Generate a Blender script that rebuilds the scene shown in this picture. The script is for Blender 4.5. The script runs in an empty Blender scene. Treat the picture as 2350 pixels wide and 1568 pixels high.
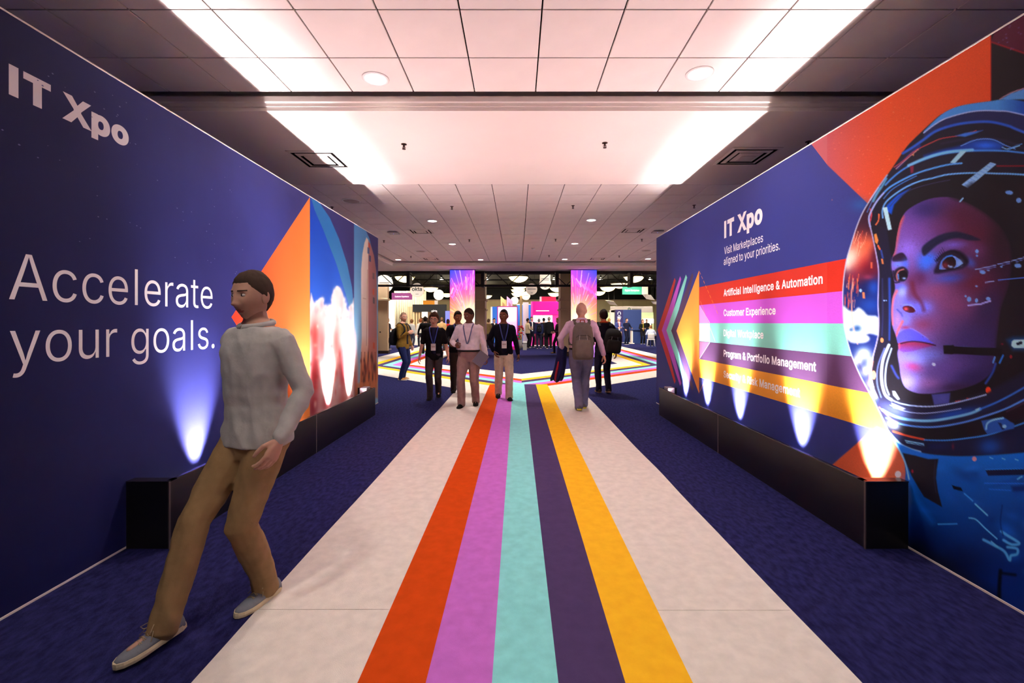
import bpy, bmesh, math, random
import numpy as np
from mathutils import Vector, Matrix, noise

random.seed(7)
SC = bpy.context.scene
COL = SC.collection
PI = math.pi

# ------------------------------------------------------------------ camera, world, exposure
CAM_H = 1.46            # lens height (m)
F = 1044.0              # focal length in pixels of the 2350 px wide frame
VX, VY = 1187.0, 741.0  # vanishing point of the corridor in the photograph
cd = bpy.data.cameras.new('camera')
cam = bpy.data.objects.new('camera', cd)
COL.objects.link(cam)
cam.location = (0, 0, CAM_H)
cam.rotation_euler = (PI / 2, 0, 0)
cd.sensor_width = 36.0
cd.lens = F / 2350.0 * 36.0
cd.shift_x = -(VX - 1175.0) / 2350.0
cd.shift_y = (VY - 784.0) / 2350.0
cd.clip_start = 0.02
cd.clip_end = 200
SC.camera = cam

w = bpy.data.worlds.new('world')
SC.world = w
w.use_nodes = True
bg = w.node_tree.nodes['Background']
bg.inputs[0].default_value = (1.0, 0.93, 0.88, 1)
bg.inputs[1].default_value = 0.10

SC.view_settings.view_transform = 'Standard'
SC.view_settings.look = 'None'
SC.view_settings.gamma = 1.0
SC.view_settings.use_curve_mapping = False
SC.view_settings.exposure = 0.74
SC.cycles.max_bounces = 4
SC.cycles.diffuse_bounces = 3
SC.cycles.glossy_bounces = 2
SC.cycles.adaptive_threshold = 0.03
SC.cycles.use_light_tree = False
SC.cycles.caustics_reflective = False
SC.cycles.caustics_refractive = False

UPLIGHT_W = 520.0       # narrow beam of every floor uplight in the wall troughs
FLOOD_W = 92.0         # wide spill of the same lamps
DOWN_W = 85.0            # recessed downlights
AISLE_FILL_W = 620.0    # added downlights, unseen over the side aisles
DOWN_FAR_W = 260.0      # recessed downlights of the far bay
BOWL_W = 60.0           # hall pendant bowls

# ------------------------------------------------------------------ small helpers
def lin(c):
    c = c / 255.0
    return c / 12.92 if c <= 0.04045 else ((c + 0.055) / 1.055) ** 2.4

def L3(rgb):
    return (lin(rgb[0]), lin(rgb[1]), lin(rgb[2]), 1.0)

_M = {}
def mat(name, rgb, rough=0.7, metal=0.0, spec=0.3, var=0.0, vscale=8.0, bump=0.0, bscale=60.0,
        emit=None, estr=0.0, stretch=None, rgb2=None, bdist=0.003):
    """procedural material: two-tone noise colour, optional fine relief, optional own light"""
    if name in _M:
        return _M[name]
    m = bpy.data.materials.new(name)
    m.use_nodes = True
    nt = m.node_tree
    b = nt.nodes['Principled BSDF']
    b.inputs['Roughness'].default_value = rough
    b.inputs['Metallic'].default_value = metal
    b.inputs['Specular IOR Level'].default_value = spec
    b.inputs['Base Color'].default_value = L3(rgb)
    tc = None
    if var > 0 or rgb2 or bump > 0:
        tc = nt.nodes.new('ShaderNodeTexCoord')
        mp = nt.nodes.new('ShaderNodeMapping')
        nt.links.new(tc.outputs['Object'], mp.inputs[0])
        if stretch:
            mp.inputs['Scale'].default_value = stretch
    if var > 0 or rgb2:
        n = nt.nodes.new('ShaderNodeTexNoise')
        n.inputs['Scale'].default_value = vscale
        n.inputs['Detail'].default_value = 5
        nt.links.new(mp.outputs[0], n.inputs['Vector'])
        r = nt.nodes.new('ShaderNodeValToRGB')
        c = L3(rgb)
        lo = L3(rgb2) if rgb2 else tuple(x * (1 - var) for x in c[:3]) + (1,)
        hi = c if rgb2 else tuple(min(1, x * (1 + var)) for x in c[:3]) + (1,)
        r.color_ramp.elements[0].position = 0.32
        r.color_ramp.elements[1].position = 0.68
        r.color_ramp.elements[0].color = lo
        r.color_ramp.elements[1].color = hi
        nt.links.new(n.outputs['Fac'], r.inputs[0])
        nt.links.new(r.outputs[0], b.inputs['Base Color'])
    if bump > 0:
        n2 = nt.nodes.new('ShaderNodeTexNoise')
        n2.inputs['Scale'].default_value = bscale
        n2.inputs['Detail'].default_value = 4
        nt.links.new(mp.outputs[0], n2.inputs['Vector'])
        bp = nt.nodes.new('ShaderNodeBump')
        bp.inputs['Strength'].default_value = bump
        bp.inputs['Distance'].default_value = bdist
        nt.links.new(n2.outputs['Fac'], bp.inputs['Height'])
        nt.links.new(bp.outputs[0], b.inputs['Normal'])
    if emit is not None:
        b.inputs['Emission Color'].default_value = L3(emit)
        b.inputs['Emission Strength'].default_value = estr
        if name != 'backlit_white':
            m.cycles.emission_sampling = 'NONE'     # the lamps themselves carry their light
    _M[name] = m
    return m

def vcol_mat(name, attr='print', rough=0.55, spec=0.14, emit=0.0):
    """printed (or screen) surface whose flat print is stored per vertex"""
    m = bpy.data.materials.new(name)
    m.use_nodes = True
    nt = m.node_tree
    b = nt.nodes['Principled BSDF']
    a = nt.nodes.new('ShaderNodeAttribute')
    a.attribute_name = attr
    if emit > 0:
        b.inputs['Base Color'].default_value = (0.01, 0.01, 0.01, 1)
        nt.links.new(a.outputs['Color'], b.inputs['Emission Color'])
        b.inputs['Emission Strength'].default_value = emit
    else:
        nt.links.new(a.outputs['Color'], b.inputs['Base Color'])
    b.inputs['Roughness'].default_value = rough
    b.inputs['Specular IOR Level'].default_value = spec
    return m

def tag(o, label=None, cat=None, group=None, kind=None):
    if label: o['label'] = label
    if cat: o['category'] = cat
    if group: o['group'] = group
    if kind: o['kind'] = kind
    return o

def empty(name, loc=(0, 0, 0), rz=0.0):
    o = bpy.data.objects.new(name, None)
    COL.objects.link(o)
    o.location = loc
    o.rotation_euler = (0, 0, rz)
    o.empty_display_size = 0.05
    return o

def link(name, me, parent=None, loc=None):
    o = bpy.data.objects.new(name, me)
    COL.objects.link(o)
    if parent is not None:
        o.parent = parent
    if loc is not None:
        o.location = loc
    return o

def at(px, py, Y):
    """world point seen at photo pixel (px,py) at distance Y"""
    return Vector(((px - VX) * Y / F, Y, CAM_H + (VY - py) * Y / F))

class MB:
    """collects shapes and links them as ONE mesh object"""
    def __init__(s):
        s.v = []; s.f = []; s.m = []; s.cur = 0
    def add(s, vs, fs):
        b = len(s.v)
        s.v.extend([tuple(p) for p in vs])
        s.f.extend([tuple(b + i for i in f) for f in fs])
        s.m.extend([s.cur] * len(fs))
        return s
    def box(s, x0, x1, y0, y1, z0, z1, bev=0.0):
        if bev <= 0:
            vs = [(x0,y0,z0),(x1,y0,z0),(x1,y1,z0),(x0,y1,z0),(x0,y0,z1),(x1,y0,z1),(x1,y1,z1),(x0,y1,z1)]
            return s.add(vs, [(0,3,2,1),(4,5,6,7),(0,1,5,4),(1,2,6,5),(2,3,7,6),(3,0,4,7)])
        bm = bmesh.new()
        bmesh.ops.create_cube(bm, size=1)
        for v in bm.verts:
            v.co = Vector(((x0+x1)/2 + v.co.x*(x1-x0), (y0+y1)/2 + v.co.y*(y1-y0), (z0+z1)/2 + v.co.z*(z1-z0)))
        bmesh.ops.bevel(bm, geom=bm.edges[:], offset=bev, segments=2, affect='EDGES', profile=0.5)
        return s.frombm(bm)
    def frombm(s, bm, M=None):
        bm.verts.ensure_lookup_table(); bm.verts.index_update()
        vs = [(M @ v.co if M else v.co) for v in bm.verts]
        fs = [[v.index for v in f.verts] for f in bm.faces]
        bm.free()
        return s.add(vs, fs)
    def frommesh(s, me, M=None):
        vs = [(M @ v.co if M else v.co.copy()) for v in me.vertices]
        return s.add(vs, [tuple(p.vertices) for p in me.polygons])
    def prism(s, pts, d):
        """polygon pts (3D, in order) pushed along vector d"""
        n = len(pts); d = Vector(d)
        vs = [Vector(p) for p in pts] + [Vector(p) + d for p in pts]
        fs = [tuple(range(n - 1, -1, -1)), tuple(range(n, 2 * n))]
        fs += [(i, (i + 1) % n, n + (i + 1) % n, n + i) for i in range(n)]
        return s.add(vs, fs)
    def loft(s, rings, cap=True, close=True):
        n = len(rings[0]); vs = [p for r in rings for p in r]; fs = []
        for i in range(len(rings) - 1):
            for j in range(n if close else n - 1):
                k = (j + 1) % n
                fs.append((i*n+j, i*n+k, (i+1)*n+k, (i+1)*n+j))
        if cap:
            fs.append(tuple(range(n - 1, -1, -1)))
            fs.append(tuple((len(rings) - 1) * n + j for j in range(n)))
        return s.add(vs, fs)
    def tube(s, pts, r, n=8, cap=True):
        """round bar through pts; r number or list"""
        P = [Vector(p) for p in pts]
        rs = r if isinstance(r, (list, tuple)) else [r] * len(P)
        rings = []; u = None
        for i, p in enumerate(P):
            t = (P[min(i+1, len(P)-1)] - P[max(i-1, 0)])
            t = t.normalized() if t.length > 1e-9 else Vector((0,0,1))
            if u is None:
                u = t.cross(Vector((0,0,1)))
                if u.length < 0.05: u = t.cross(Vector((1,0,0)))
            u = (u - t * u.dot(t))
            u = u.normalized() if u.length > 1e-6 else t.orthogonal().normalized()
            v = t.cross(u)
            rings.append([p + (u*math.cos(a) + v*math.sin(a)) * rs[i] for a in [2*PI*j/n for j in range(n)]])
        return s.loft(rings, cap)
    def lathe(s, prof, n=20, c=(0,0,0), cap=True):
        c = Vector(c)
        rings = [[c + Vector((r*math.cos(2*PI*j/n), r*math.sin(2*PI*j/n), z)) for j in range(n)] for r, z in prof]
        return s.loft(rings, cap)
    def mesh(s, name, mats, smooth=False):
        me = bpy.data.meshes.new(name)
        me.from_pydata(s.v, [], s.f)
        for m in (mats if isinstance(mats, (list, tuple)) else [mats]):
            me.materials.append(m)
        if any(s.m): me.polygons.foreach_set('material_index', s.m)
        if smooth: me.polygons.foreach_set('use_smooth', [True] * len(me.polygons))
        me.update()
        return me
    def build(s, name, mats, parent=None, smooth=False, loc=None):
        return link(name, s.mesh(name, mats, smooth), parent, loc)

def fixnormals(me):
    bm = bmesh.new(); bm.from_mesh(me)
    bmesh.ops.recalc_face_normals(bm, faces=bm.faces)
    bm.to_mesh(me); bm.free()

def evaluated(ob):
    dg = bpy.context.evaluated_depsgraph_get()
    return bpy.data.meshes.new_from_object(ob.evaluated_get(dg))

try:        # Blender's own bundled sans serif; its built-in face otherwise
    FONT = bpy.data.fonts.load(bpy.utils.system_resource('DATAFILES', path='fonts') + '/Inter.woff2')
except Exception:
    FONT = None
CAPH = 0.512
def text_contours(txt, space):
    cu = bpy.data.curves.new('lettering', 'FONT')
    if FONT: cu.font = FONT
    cu.body = txt
    cu.size = 1.0
    cu.fill_mode = 'NONE'
    cu.space_character = space
    cu.resolution_u = 4
    ob = bpy.data.objects.new('tmp', cu)
    COL.objects.link(ob)
    bpy.context.view_layer.update()
    me = evaluated(ob)
    bpy.data.objects.remove(ob)
    bpy.data.curves.remove(cu)
    co = [(v.co.x, v.co.y) for v in me.vertices]
    nxt = {}
    for e in me.edges:
        nxt.setdefault(e.vertices[0], []).append(e.vertices[1]); nxt.setdefault(e.vertices[1], []).append(e.vertices[0])
    seen = set(); out = []
    for i in range(len(co)):
        if i in seen or i not in nxt: continue
        loop = []; k = i; prev = None
        k2 = i + 1 if (i + 1) in nxt[i] else nxt[i][0]
        loop.append(i); seen.add(i); prev, k = i, k2
        while k not in seen:
            seen.add(k); loop.append(k)
            n = [q for q in nxt[k] if q != prev]
            if not n: break
            prev, k = k, n[0]
        if len(loop) > 2: out.append(np.array([co[q] for q in loop]))
    bpy.data.meshes.remove(me)
    for c in out:       # an upright bar stands in for the plain I and l
        if len(c) <= 5 and c[:, 1].min() < -0.05 and c[:, 1].max() > 0.6:
            up = c[:, 1] > 0.3
            c[:, 1] = np.where(up, CAPH, 0.0)
            m = c[:, 0].mean(); c[:, 0] = m + (c[:, 0]-m)*1.2
    return out

def area2(c):
    return float(np.sum(c[:, 0]*np.roll(c[:, 1], -1) - np.roll(c[:, 0], -1)*c[:, 1]))

def text_mesh(txt, bold=0.0, space=1.0):
    """filled lettering: outlines thickened by bold, filled by winding number in exact horizontal slices"""
    cs = text_contours(txt, space)
    big = max(cs, key=lambda c: abs(area2(c)))
    sg = 1.0 if area2(big) > 0 else -1.0
    P = []
    for c in cs:
        d = np.roll(c, -1, 0) - c
        keep = np.hypot(d[:, 0], d[:, 1]) > 1e-5
        c = c[keep]
        if len(c) < 3: continue
        if bold:
            e = np.roll(c, -1, 0) - c; e /= np.hypot(e[:, 0], e[:, 1])[:, None]
            n = np.stack([e[:, 1], -e[:, 0]], 1)*sg
            m = n + np.roll(n, 1, 0)
            L = (m*m).sum(1); m = m*(2.0/np.maximum(L, 0.9))[:, None]
            c = c + m*bold
        P.append(c)
    E = np.vstack([np.hstack([c, np.roll(c, -1, 0)]) for c in P])
    E = E[np.abs(E[:, 1]-E[:, 3]) > 1e-7]
    ys = np.unique(np.round(np.concatenate([E[:, 1], E[:, 3]]), 4))
    ext = [ys[0]]
    for a, b in zip(ys[:-1], ys[1:]):
        k = max(1, int(math.ceil((b-a)/0.02)))
        ext.extend([a + (b-a)*(i+1)/k for i in range(k)])
    vs = []; fs = []
    lo = np.minimum(E[:, 1], E[:, 3]); hi = np.maximum(E[:, 1], E[:, 3]); dr = np.sign(E[:, 3]-E[:, 1])
    for a, b in zip(ext[:-1], ext[1:]):
        if b-a < 1e-5: continue
        m = (a+b)/2
        s_ = (lo <= m) & (hi > m)
        if not s_.any(): continue
        q = E[s_]; w_ = dr[s_]
        f_ = lambda y: q[:, 0] + (q[:, 2]-q[:, 0])*(y-q[:, 1])/(q[:, 3]-q[:, 1])
        xm, xa, xb = f_(m), f_(a), f_(b)
        o = np.argsort(xm); w = 0
        for k in o:
            w0 = w; w += w_[k]
            if w0 == 0: st = k
            if w == 0 and w0 != 0:
                n = len(vs)
                vs += [(xa[st], a, 0), (xa[k], a, 0), (xb[k], b, 0), (xb[st], b, 0)]; fs.append((n, n+1, n+2, n+3))
    me = bpy.data.meshes.new('lettering')
    me.from_pydata(vs, [], fs); me.update()
    return me

def lettering(name, txt, origin, xdir, width, height, material, parent=None, bold=0.0, space=1.0, ref='cap', thick=0.0001):
    """printed lettering: origin = left end of the baseline, xdir = reading direction,
    width = whole width, height = cap height (or x-height)"""
    me = text_mesh(txt.replace('I', '|').replace('l', '|') if FONT else txt, bold, space)
    n = len(me.vertices)
    co = np.empty(n * 3); me.vertices.foreach_get('co', co); co = co.reshape(-1, 3)
    sx = width / max(1e-6, co[:, 0].max() - co[:, 0].min())
    co[:, 0] -= co[:, 0].min()
    rm = text_mesh('E' if ref == 'cap' else 'x', bold)
    rc = np.empty(len(rm.vertices) * 3); rm.vertices.foreach_get('co', rc); rc = rc.reshape(-1, 3)
    hh = rc[:, 1].max(); y0 = rc[:, 1].min()
    bpy.data.meshes.remove(rm)
    sy = height / (hh - y0)
    xd = Vector(xdir).normalized(); zd = Vector((0, 0, 1)); nd = xd.cross(zd)
    o = Vector(origin)
    W = np.outer(co[:, 0] * sx, xd) + np.outer((co[:, 1] - y0) * sy, zd) + np.array(o + nd * thick)
    me.vertices.foreach_set('co', W.ravel())
    me.materials.clear(); me.materials.append(material)
    me.update()
    return link(name, me, parent)

# ------------------------------------------------------------------ flat print painter (works on a list of sample points)
def spline(pts, k=6, closed=False):
    P = [np.array(p, float) for p in pts]
    n = len(P); out = []
    rng = range(n) if closed else range(n - 1)
    for i in rng:
        p0 = P[(i-1) % n] if (closed or i > 0) else P[0]
        p1 = P[i]; p2 = P[(i+1) % n]
        p3 = P[(i+2) % n] if (closed or i + 2 < n) else P[-1]
        for j in range(k):
            t = j / k
            out.append(0.5*((2*p1) + (-p0+p2)*t + (2*p0-5*p1+4*p2-p3)*t*t + (-p0+3*p1-3*p2+p3)*t**3))
    if not closed: out.append(P[-1])
    return np.array(out)

class Paint:
    def __init__(s, x, y):
        s.x = x; s.y = y
        s.c = np.zeros((len(x), 3))
    def _sel(s, pts, pad):
        return np.nonzero((s.x > pts[:,0].min()-pad) & (s.x < pts[:,0].max()+pad) & (s.y > pts[:,1].min()-pad) & (s.y < pts[:,1].max()+pad))[0]
    def _dist(s, pts, x, y, closed):
        d = np.full(len(x), 1e9)
        n = len(pts)
        for i in range(n if closed else n - 1):
            a = pts[i]; b = pts[(i+1) % n]
            e = b - a; L = e @ e + 1e-12
            t = np.clip(((x-a[0])*e[0] + (y-a[1])*e[1]) / L, 0, 1)
            d = np.minimum(d, (x-a[0]-t*e[0])**2 + (y-a[1]-t*e[1])**2)
        return np.sqrt(d)
    def mix(s, idx, col, a):
        if callable(col): col = col(s.x[idx], s.y[idx])
        col = np.asarray(col, float)
        a = a[:, None]
        s.c[idx] = s.c[idx] * (1 - a) + col * a
    def fill(s, pts, col, alpha=1.0, soft=1.0, smooth=0):
        pts = np.array(pts, float)
        if smooth: pts = spline(pts, smooth, True)
        idx = s._sel(pts, soft + 1)
        if len(idx) == 0: return
        x = s.x[idx]; y = s.y[idx]
        ins = np.zeros(len(idx), bool)
        n = len(pts)
        for i in range(n):
            a = pts[i]; b = pts[(i+1) % n]
            if a[1] == b[1]: continue
            c = (a[1] > y) != (b[1] > y)
            ins ^= c & (x < (b[0]-a[0]) * (y-a[1]) / (b[1]-a[1]) + a[0])
        d = s._dist(pts, x, y, True)
        sd = np.where(ins, d, -d)
        s.mix(idx, col, alpha * np.clip(0.5 + sd / (2*soft), 0, 1))
    def stroke(s, pts, wd, col, alpha=1.0, soft=1.0, smooth=6):
        pts = np.array(pts, float)
        if smooth and len(pts) > 2: pts = spline(pts, smooth)
        idx = s._sel(pts, wd + soft + 1)
        if len(idx) == 0: return
        d = s._dist(pts, s.x[idx], s.y[idx], False)
        s.mix(idx, col, alpha * np.clip((wd/2 + soft/2 - d) / soft, 0, 1))
    def blob(s, cx, cy, rx, ry, col, alpha=1.0, ang=0.0, hard=0):
        r = 3 * max(rx, ry)
        idx = np.nonzero((abs(s.x-cx) < r) & (abs(s.y-cy) < r))[0]
        if len(idx) == 0: return
        dx = s.x[idx]-cx; dy = s.y[idx]-cy
        ca, sa = math.cos(ang), math.sin(ang)
        u = (dx*ca + dy*sa)/rx; v = (-dx*sa + dy*ca)/ry
        q = u*u + v*v
        a = np.clip((1.0 - np.sqrt(q))*min(rx, ry)/1.2 + 0.5, 0, 1) if hard else np.exp(-q)
        s.mix(idx, col, alpha * a)
    def linear(s):
        c = np.clip(s.c, 0, 255) / 255.0
        return np.where(c <= 0.04045, c / 12.92, ((c + 0.055) / 1.055) ** 2.4)

def grid_mesh(name, P, cols, material):
    """P: (ny, nx, 3) world points; cols: (ny*nx, 3) linear print colour"""
    ny, nx = P.shape[:2]
    me = bpy.data.meshes.new(name)
    idx = np.arange(ny*nx).reshape(ny, nx)
    q = np.stack([idx[:-1,:-1], idx[:-1,1:], idx[1:,1:], idx[1:,:-1]], -1).reshape(-1, 4)
    me.vertices.add(ny*nx); me.vertices.foreach_set('co', P.reshape(-1, 3).astype(np.float32).ravel())
    me.loops.add(q.size); me.loops.foreach_set('vertex_index', q.ravel().astype(np.int32))
    me.polygons.add(len(q)); me.polygons.foreach_set('loop_start', (np.arange(len(q))*4).astype(np.int32))
    me.update(calc_edges=True)
    a = me.color_attributes.new('print', 'FLOAT_COLOR', 'POINT')
    c4 = np.ones((ny*nx, 4), np.float32); c4[:, :3] = cols
    a.data.foreach_set('color', c4.ravel())
    me.materials.append(material)
    me.validate()
    return me
# ------------------------------------------------------------------ materials of the place
M_tile = mat('ceiling_tile_white', (232, 222, 216), 0.9, spec=0.1, var=0.03, vscale=3, bump=0.25, bscale=140)
M_plaster = mat('soffit_plaster', (230, 219, 212), 0.85, spec=0.15, var=0.02, vscale=1.5)
M_trimw = mat('crown_white', (236, 226, 218), 0.6, spec=0.3)
M_void = mat('plenum_dark', (14, 12, 12), 0.95, spec=0.0)
M_beige = mat('beige_paint', (214, 186, 150), 0.7, var=0.03, vscale=2)
M_cream = mat('cream_wall', (226, 208, 160), 0.8, var=0.05, vscale=0.6)
M_black = mat('black_paint', (14, 13, 14), 0.6, spec=0.3)
M_blackmet = mat('black_metal', (20, 19, 20), 0.4, metal=0.6)
M_chrome = mat('brushed_steel', (170, 165, 160), 0.35, metal=0.9)
M_white = mat('white_plastic', (240, 238, 235), 0.5)
M_navycarpet = mat('navy_carpet', (44, 44, 94), 0.95, spec=0.05, rgb2=(24, 25, 64), vscale=34, bump=0.9, bscale=150, stretch=(1, 0.45, 1), bdist=0.006)
M_textwhite = mat('print_white', (245, 243, 245), 0.6, spec=0.2)

ZC = CAM_H + 2.316      # tile ceiling
ZS = CAM_H + 2.166      # plaster soffits
T = 0.6117              # ceiling grid module
BX0, BX1 = -4.65, 5.16  # tiled bay, side to side
RX0, RX1 = -9.0, 9.5    # foyer side walls
HX0, HX1 = -19.0, 19.0  # hall side walls
HY0, HY1, HZ = 19.5, 50.0, 5.2

# floor --------------------------------------------------------------------------------------
flo = MB().box(HX0, HX1, -7, HY1 + 1, -0.2, 0).build('floor', M_navycarpet)
tag(flo, 'dark navy carpet floor of the foyer and hall', 'floor', kind='structure')

# foyer shell --------------------------------------------------------------------------------
def struct(name, mb, m, label, parent=None):
    o = mb.build(name, m, parent)
    if parent is None:
        tag(o, label, None, kind='structure')
    return o

cat_s = lambda o, c: tag(o, None, c)
cat_s(struct('wall_left_side', MB().box(RX0-0.2, RX0, -7, HY0, 0, 4.4), M_beige, 'beige side wall of the foyer behind the graphic wall'), 'wall')
cat_s(struct('wall_right_side', MB().box(RX1, RX1+0.2, -7, HY0, 0, 4.4), M_beige, 'beige side wall of the foyer on the far right'), 'wall')
cat_s(struct('wall_back', MB().box(RX0, RX1, -7.2, -7, 0, 4.4), M_beige, 'beige wall of the foyer behind the viewer'), 'wall')
roof = struct('ceiling', MB().box(RX0, RX1, -7, HY0, 4.3, 4.5), M_void, 'white square tile ceiling of the foyer, in two bays with dark joints')
cat_s(roof, 'ceiling')

# dark deck right above the tiles (the joints show it) and the tiles themselves
MB().box(RX0, RX1, -7, 4.57, ZC+0.03, ZC+0.08).build('tile_deck', M_void, roof)
MB().box(BX0, BX1, 7.05, 17.15, ZC+0.03, ZC+0.08).build('tile_deck', M_void, roof)
MB().box(RX0, RX1, -7, 2.745, ZC, ZC+0.02).build('plain_panel', M_tile, roof)
def tile(x0, x1, y0, y1, cache={}):
    g = 0.006
    w_, d_ = round(x1-x0, 3), round(y1-y0, 3)
    key = (w_, d_)
    if key not in cache:
        cache[key] = MB().box(g, w_-g, g, d_-g, 0, 0.022, 0.004).mesh('ceiling_tile', M_tile)
    o = link('ceiling_tile', cache[key], roof, (x0, y0, ZC))
    return o
X0 = 0.184 + T * math.floor((BX0 - 0.184) / T)
cx = []
x = X0
while x < BX1:
    cx.append((max(x, BX0), min(x + T, BX1))); x += T
fx = [c for c in cx if c[0] > -4.2 and c[1] < 4.6]
for (a, b) in fx:
    for (c, d) in ((3.977, 4.565), (3.365, 3.977), (2.754, 3.365)):
        tile(a, b, c, d)
MB().box(RX0, fx[0][0], 2.754, 4.565, ZC, ZC+0.02).build('plain_panel', M_tile, roof)
MB().box(fx[-1][1], RX1, 2.754, 4.565, ZC, ZC+0.02).build('plain_panel', M_tile, roof)
y = 7.63 - T
while y < 17.1:
    y0, y1 = max(y, 7.12), min(y + T, 17.15)
    for (a, b) in cx:
        if b - a > 0.05 and y1 - y0 > 0.05:
            tile(a, b, y0, y1)
    y += T

# plaster soffits
def soffit(x0, x1, y0, y1, label):
    o = MB().box(x0, x1, y0, y1, ZS, ZC + 0.5).build('ceiling_soffit', M_plaster)
    tag(o, label, 'ceiling', kind='structure')
    return o
soffit(RX0, RX1, 4.66, 7.11, 'smooth plaster soffit crossing the ceiling between the two tiled bays')
soffit(RX0, BX0-0.09, 7.11, HY0, 'plaster soffit along the left side of the far tiled bay')
soffit(BX1+0.09, RX1, 7.11, HY0, 'plaster soffit along the right side of the far tiled bay')
soffit(BX0-0.09, BX1+0.09, 17.25, HY0, 'plaster soffit above the hall entrance')

# crown mouldings (stepped profile), swept along straight runs
def crown(name, p0, p1, out, label):
    """p0->p1 along the moulding at soffit edge; out = horizontal unit vector pointing out of the soffit"""
    p0 = Vector(p0); p1 = Vector(p1); out = Vector(out)
    prof = [(0.0, -0.004), (0.018, -0.004), (0.018, 0.035), (0.030, 0.035), (0.030, 0.068), (0.045, 0.080), (0.045, 0.134), (0.0, 0.134)]
    rings = [[p + out*a + Vector((0, 0, ZS + b - p.z)) for a, b in prof] for p in (p0, p1)]
    mb = MB().loft(rings)
    o = mb.build(name, M_trimw)
    fixnormals(o.data)
    tag(o, label, 'moulding', kind='structure')
    return o
crown('trim_1', (RX0, 4.66, ZS), (RX1, 4.66, ZS), (0, -1, 0), 'stepped white crown moulding facing the viewer below the near ceiling slot')
crown('trim_2', (BX0-0.09, 17.25, ZS), (BX1+0.09, 17.25, ZS), (0, -1, 0), 'white crown moulding at the far end of the tiled bay')
crown('trim_3', (BX0-0.09, 7.12, ZS), (BX0-0.09, 17.25, ZS), (1, 0, 0), 'white crown moulding down the left edge of the tiled bay')
crown('trim_4', (BX1+0.09, 7.12, ZS), (BX1+0.09, 17.25, ZS), (-1, 0, 0), 'white crown moulding down the right edge of the tiled bay')

# hall shell
cat_s(struct('ceiling_hall', MB().box(HX0, HX1, HY0, HY1+1, HZ, HZ+0.2), M_black, 'black painted ceiling of the exhibition hall'), 'ceiling')
hb = struct('wall_hall_back', MB().box(HX0, HX1, HY1, HY1+0.3, 0, HZ), M_cream, 'cream back wall of the exhibition hall with flat pilasters')
cat_s(hb, 'wall')
for i in range(14):
    xx = -17 + i*2.6
    MB().box(xx, xx+0.7, HY1-0.12, HY1, 0, 3.85, 0.01).build('pilaster', M_cream, hb)
MB().box(HX0, HX1, HY1-0.25, HY1, 3.85, 4.0, 0.02).build('cornice', M_beige, hb)
MB().box(HX0, HX1, HY1-0.22, HY1, 4.0, HZ).build('upper_wall', M_black, hb)
cat_s(struct('wall_hall_left', MB().box(HX0-0.3, HX0, HY0, HY1, 0, HZ), M_cream, 'cream left side wall of the exhibition hall'), 'wall')
cat_s(struct('wall_hall_right', MB().box(HX1, HX1+0.3, HY0, HY1, 0, HZ), M_cream, 'cream right side wall of the exhibition hall'), 'wall')
cat_s(struct('wall_header', MB().box(HX0, HX1, HY0, HY0+0.2, ZS, HZ), M_black, 'black header wall above the hall entrance'), 'wall')
cat_s(struct('wall_entrance_left', MB().box(HX0, -6.5, HY0, HY0+0.2, 0, ZS), M_beige, 'beige wall left of the hall entrance'), 'wall')
cat_s(struct('wall_entrance_right', MB().box(6.8, HX1, HY0, HY0+0.2, 0, ZS), M_beige, 'beige wall right of the hall entrance'), 'wall')

# folded-back door leaf seen past the end of the left graphic wall
dl = empty('door_1', (-6.55, 21.6, 0)); tag(dl, 'tall beige panelled door leaf folded back at the hall entrance', 'door', kind='structure')
MB().box(-0.45, 0.42, -0.1, 0.15, 0.0, 2.5, 0.01).build('door_leaf', M_beige, dl)
MB().box(-0.47, 0.46, -0.16, 0.2, 2.5, 2.62, 0.02).build('cornice', M_beige, dl)
MB().box(-0.45, 0.42, -0.1, 0.15, 2.62, 3.3, 0.01).build('overdoor_panel', M_beige, dl)
MB().box(-0.47, 0.46, -0.15, 0.2, 0.0, 0.14, 0.01).build('kickboard', mat('dark_brown', (60, 40, 28), 0.6), dl)
kn = MB().tube([(0.08, -0.1, 1.02), (0.08, -0.13, 1.02), (0.08, -0.17, 1.02)], [0.015, 0.035, 0.02], 10).build('knob', M_blackmet, dl)

# ------------------------------------------------------------------ carpets
C_or, C_vi, C_te, C_dk, C_ye, C_wh = (206, 74, 22), (196, 112, 204), (140, 220, 220), (76, 60, 100), (255, 190, 44), (226, 217, 208)
def carpet_mat(n, c):
    return mat('carpet_' + n, c, 0.95, spec=0.03, var=0.07, vscale=14, bump=0.5, bscale=220, bdist=0.004)
CM = [carpet_mat('orange', C_or), carpet_mat('violet', C_vi), carpet_mat('aqua', C_te), carpet_mat('purple', C_dk), carpet_mat('yellow', C_ye)]
CW = carpet_mat('white', C_wh)
NM = ['orange', 'violet', 'aqua', 'dark_purple', 'yellow']

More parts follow.
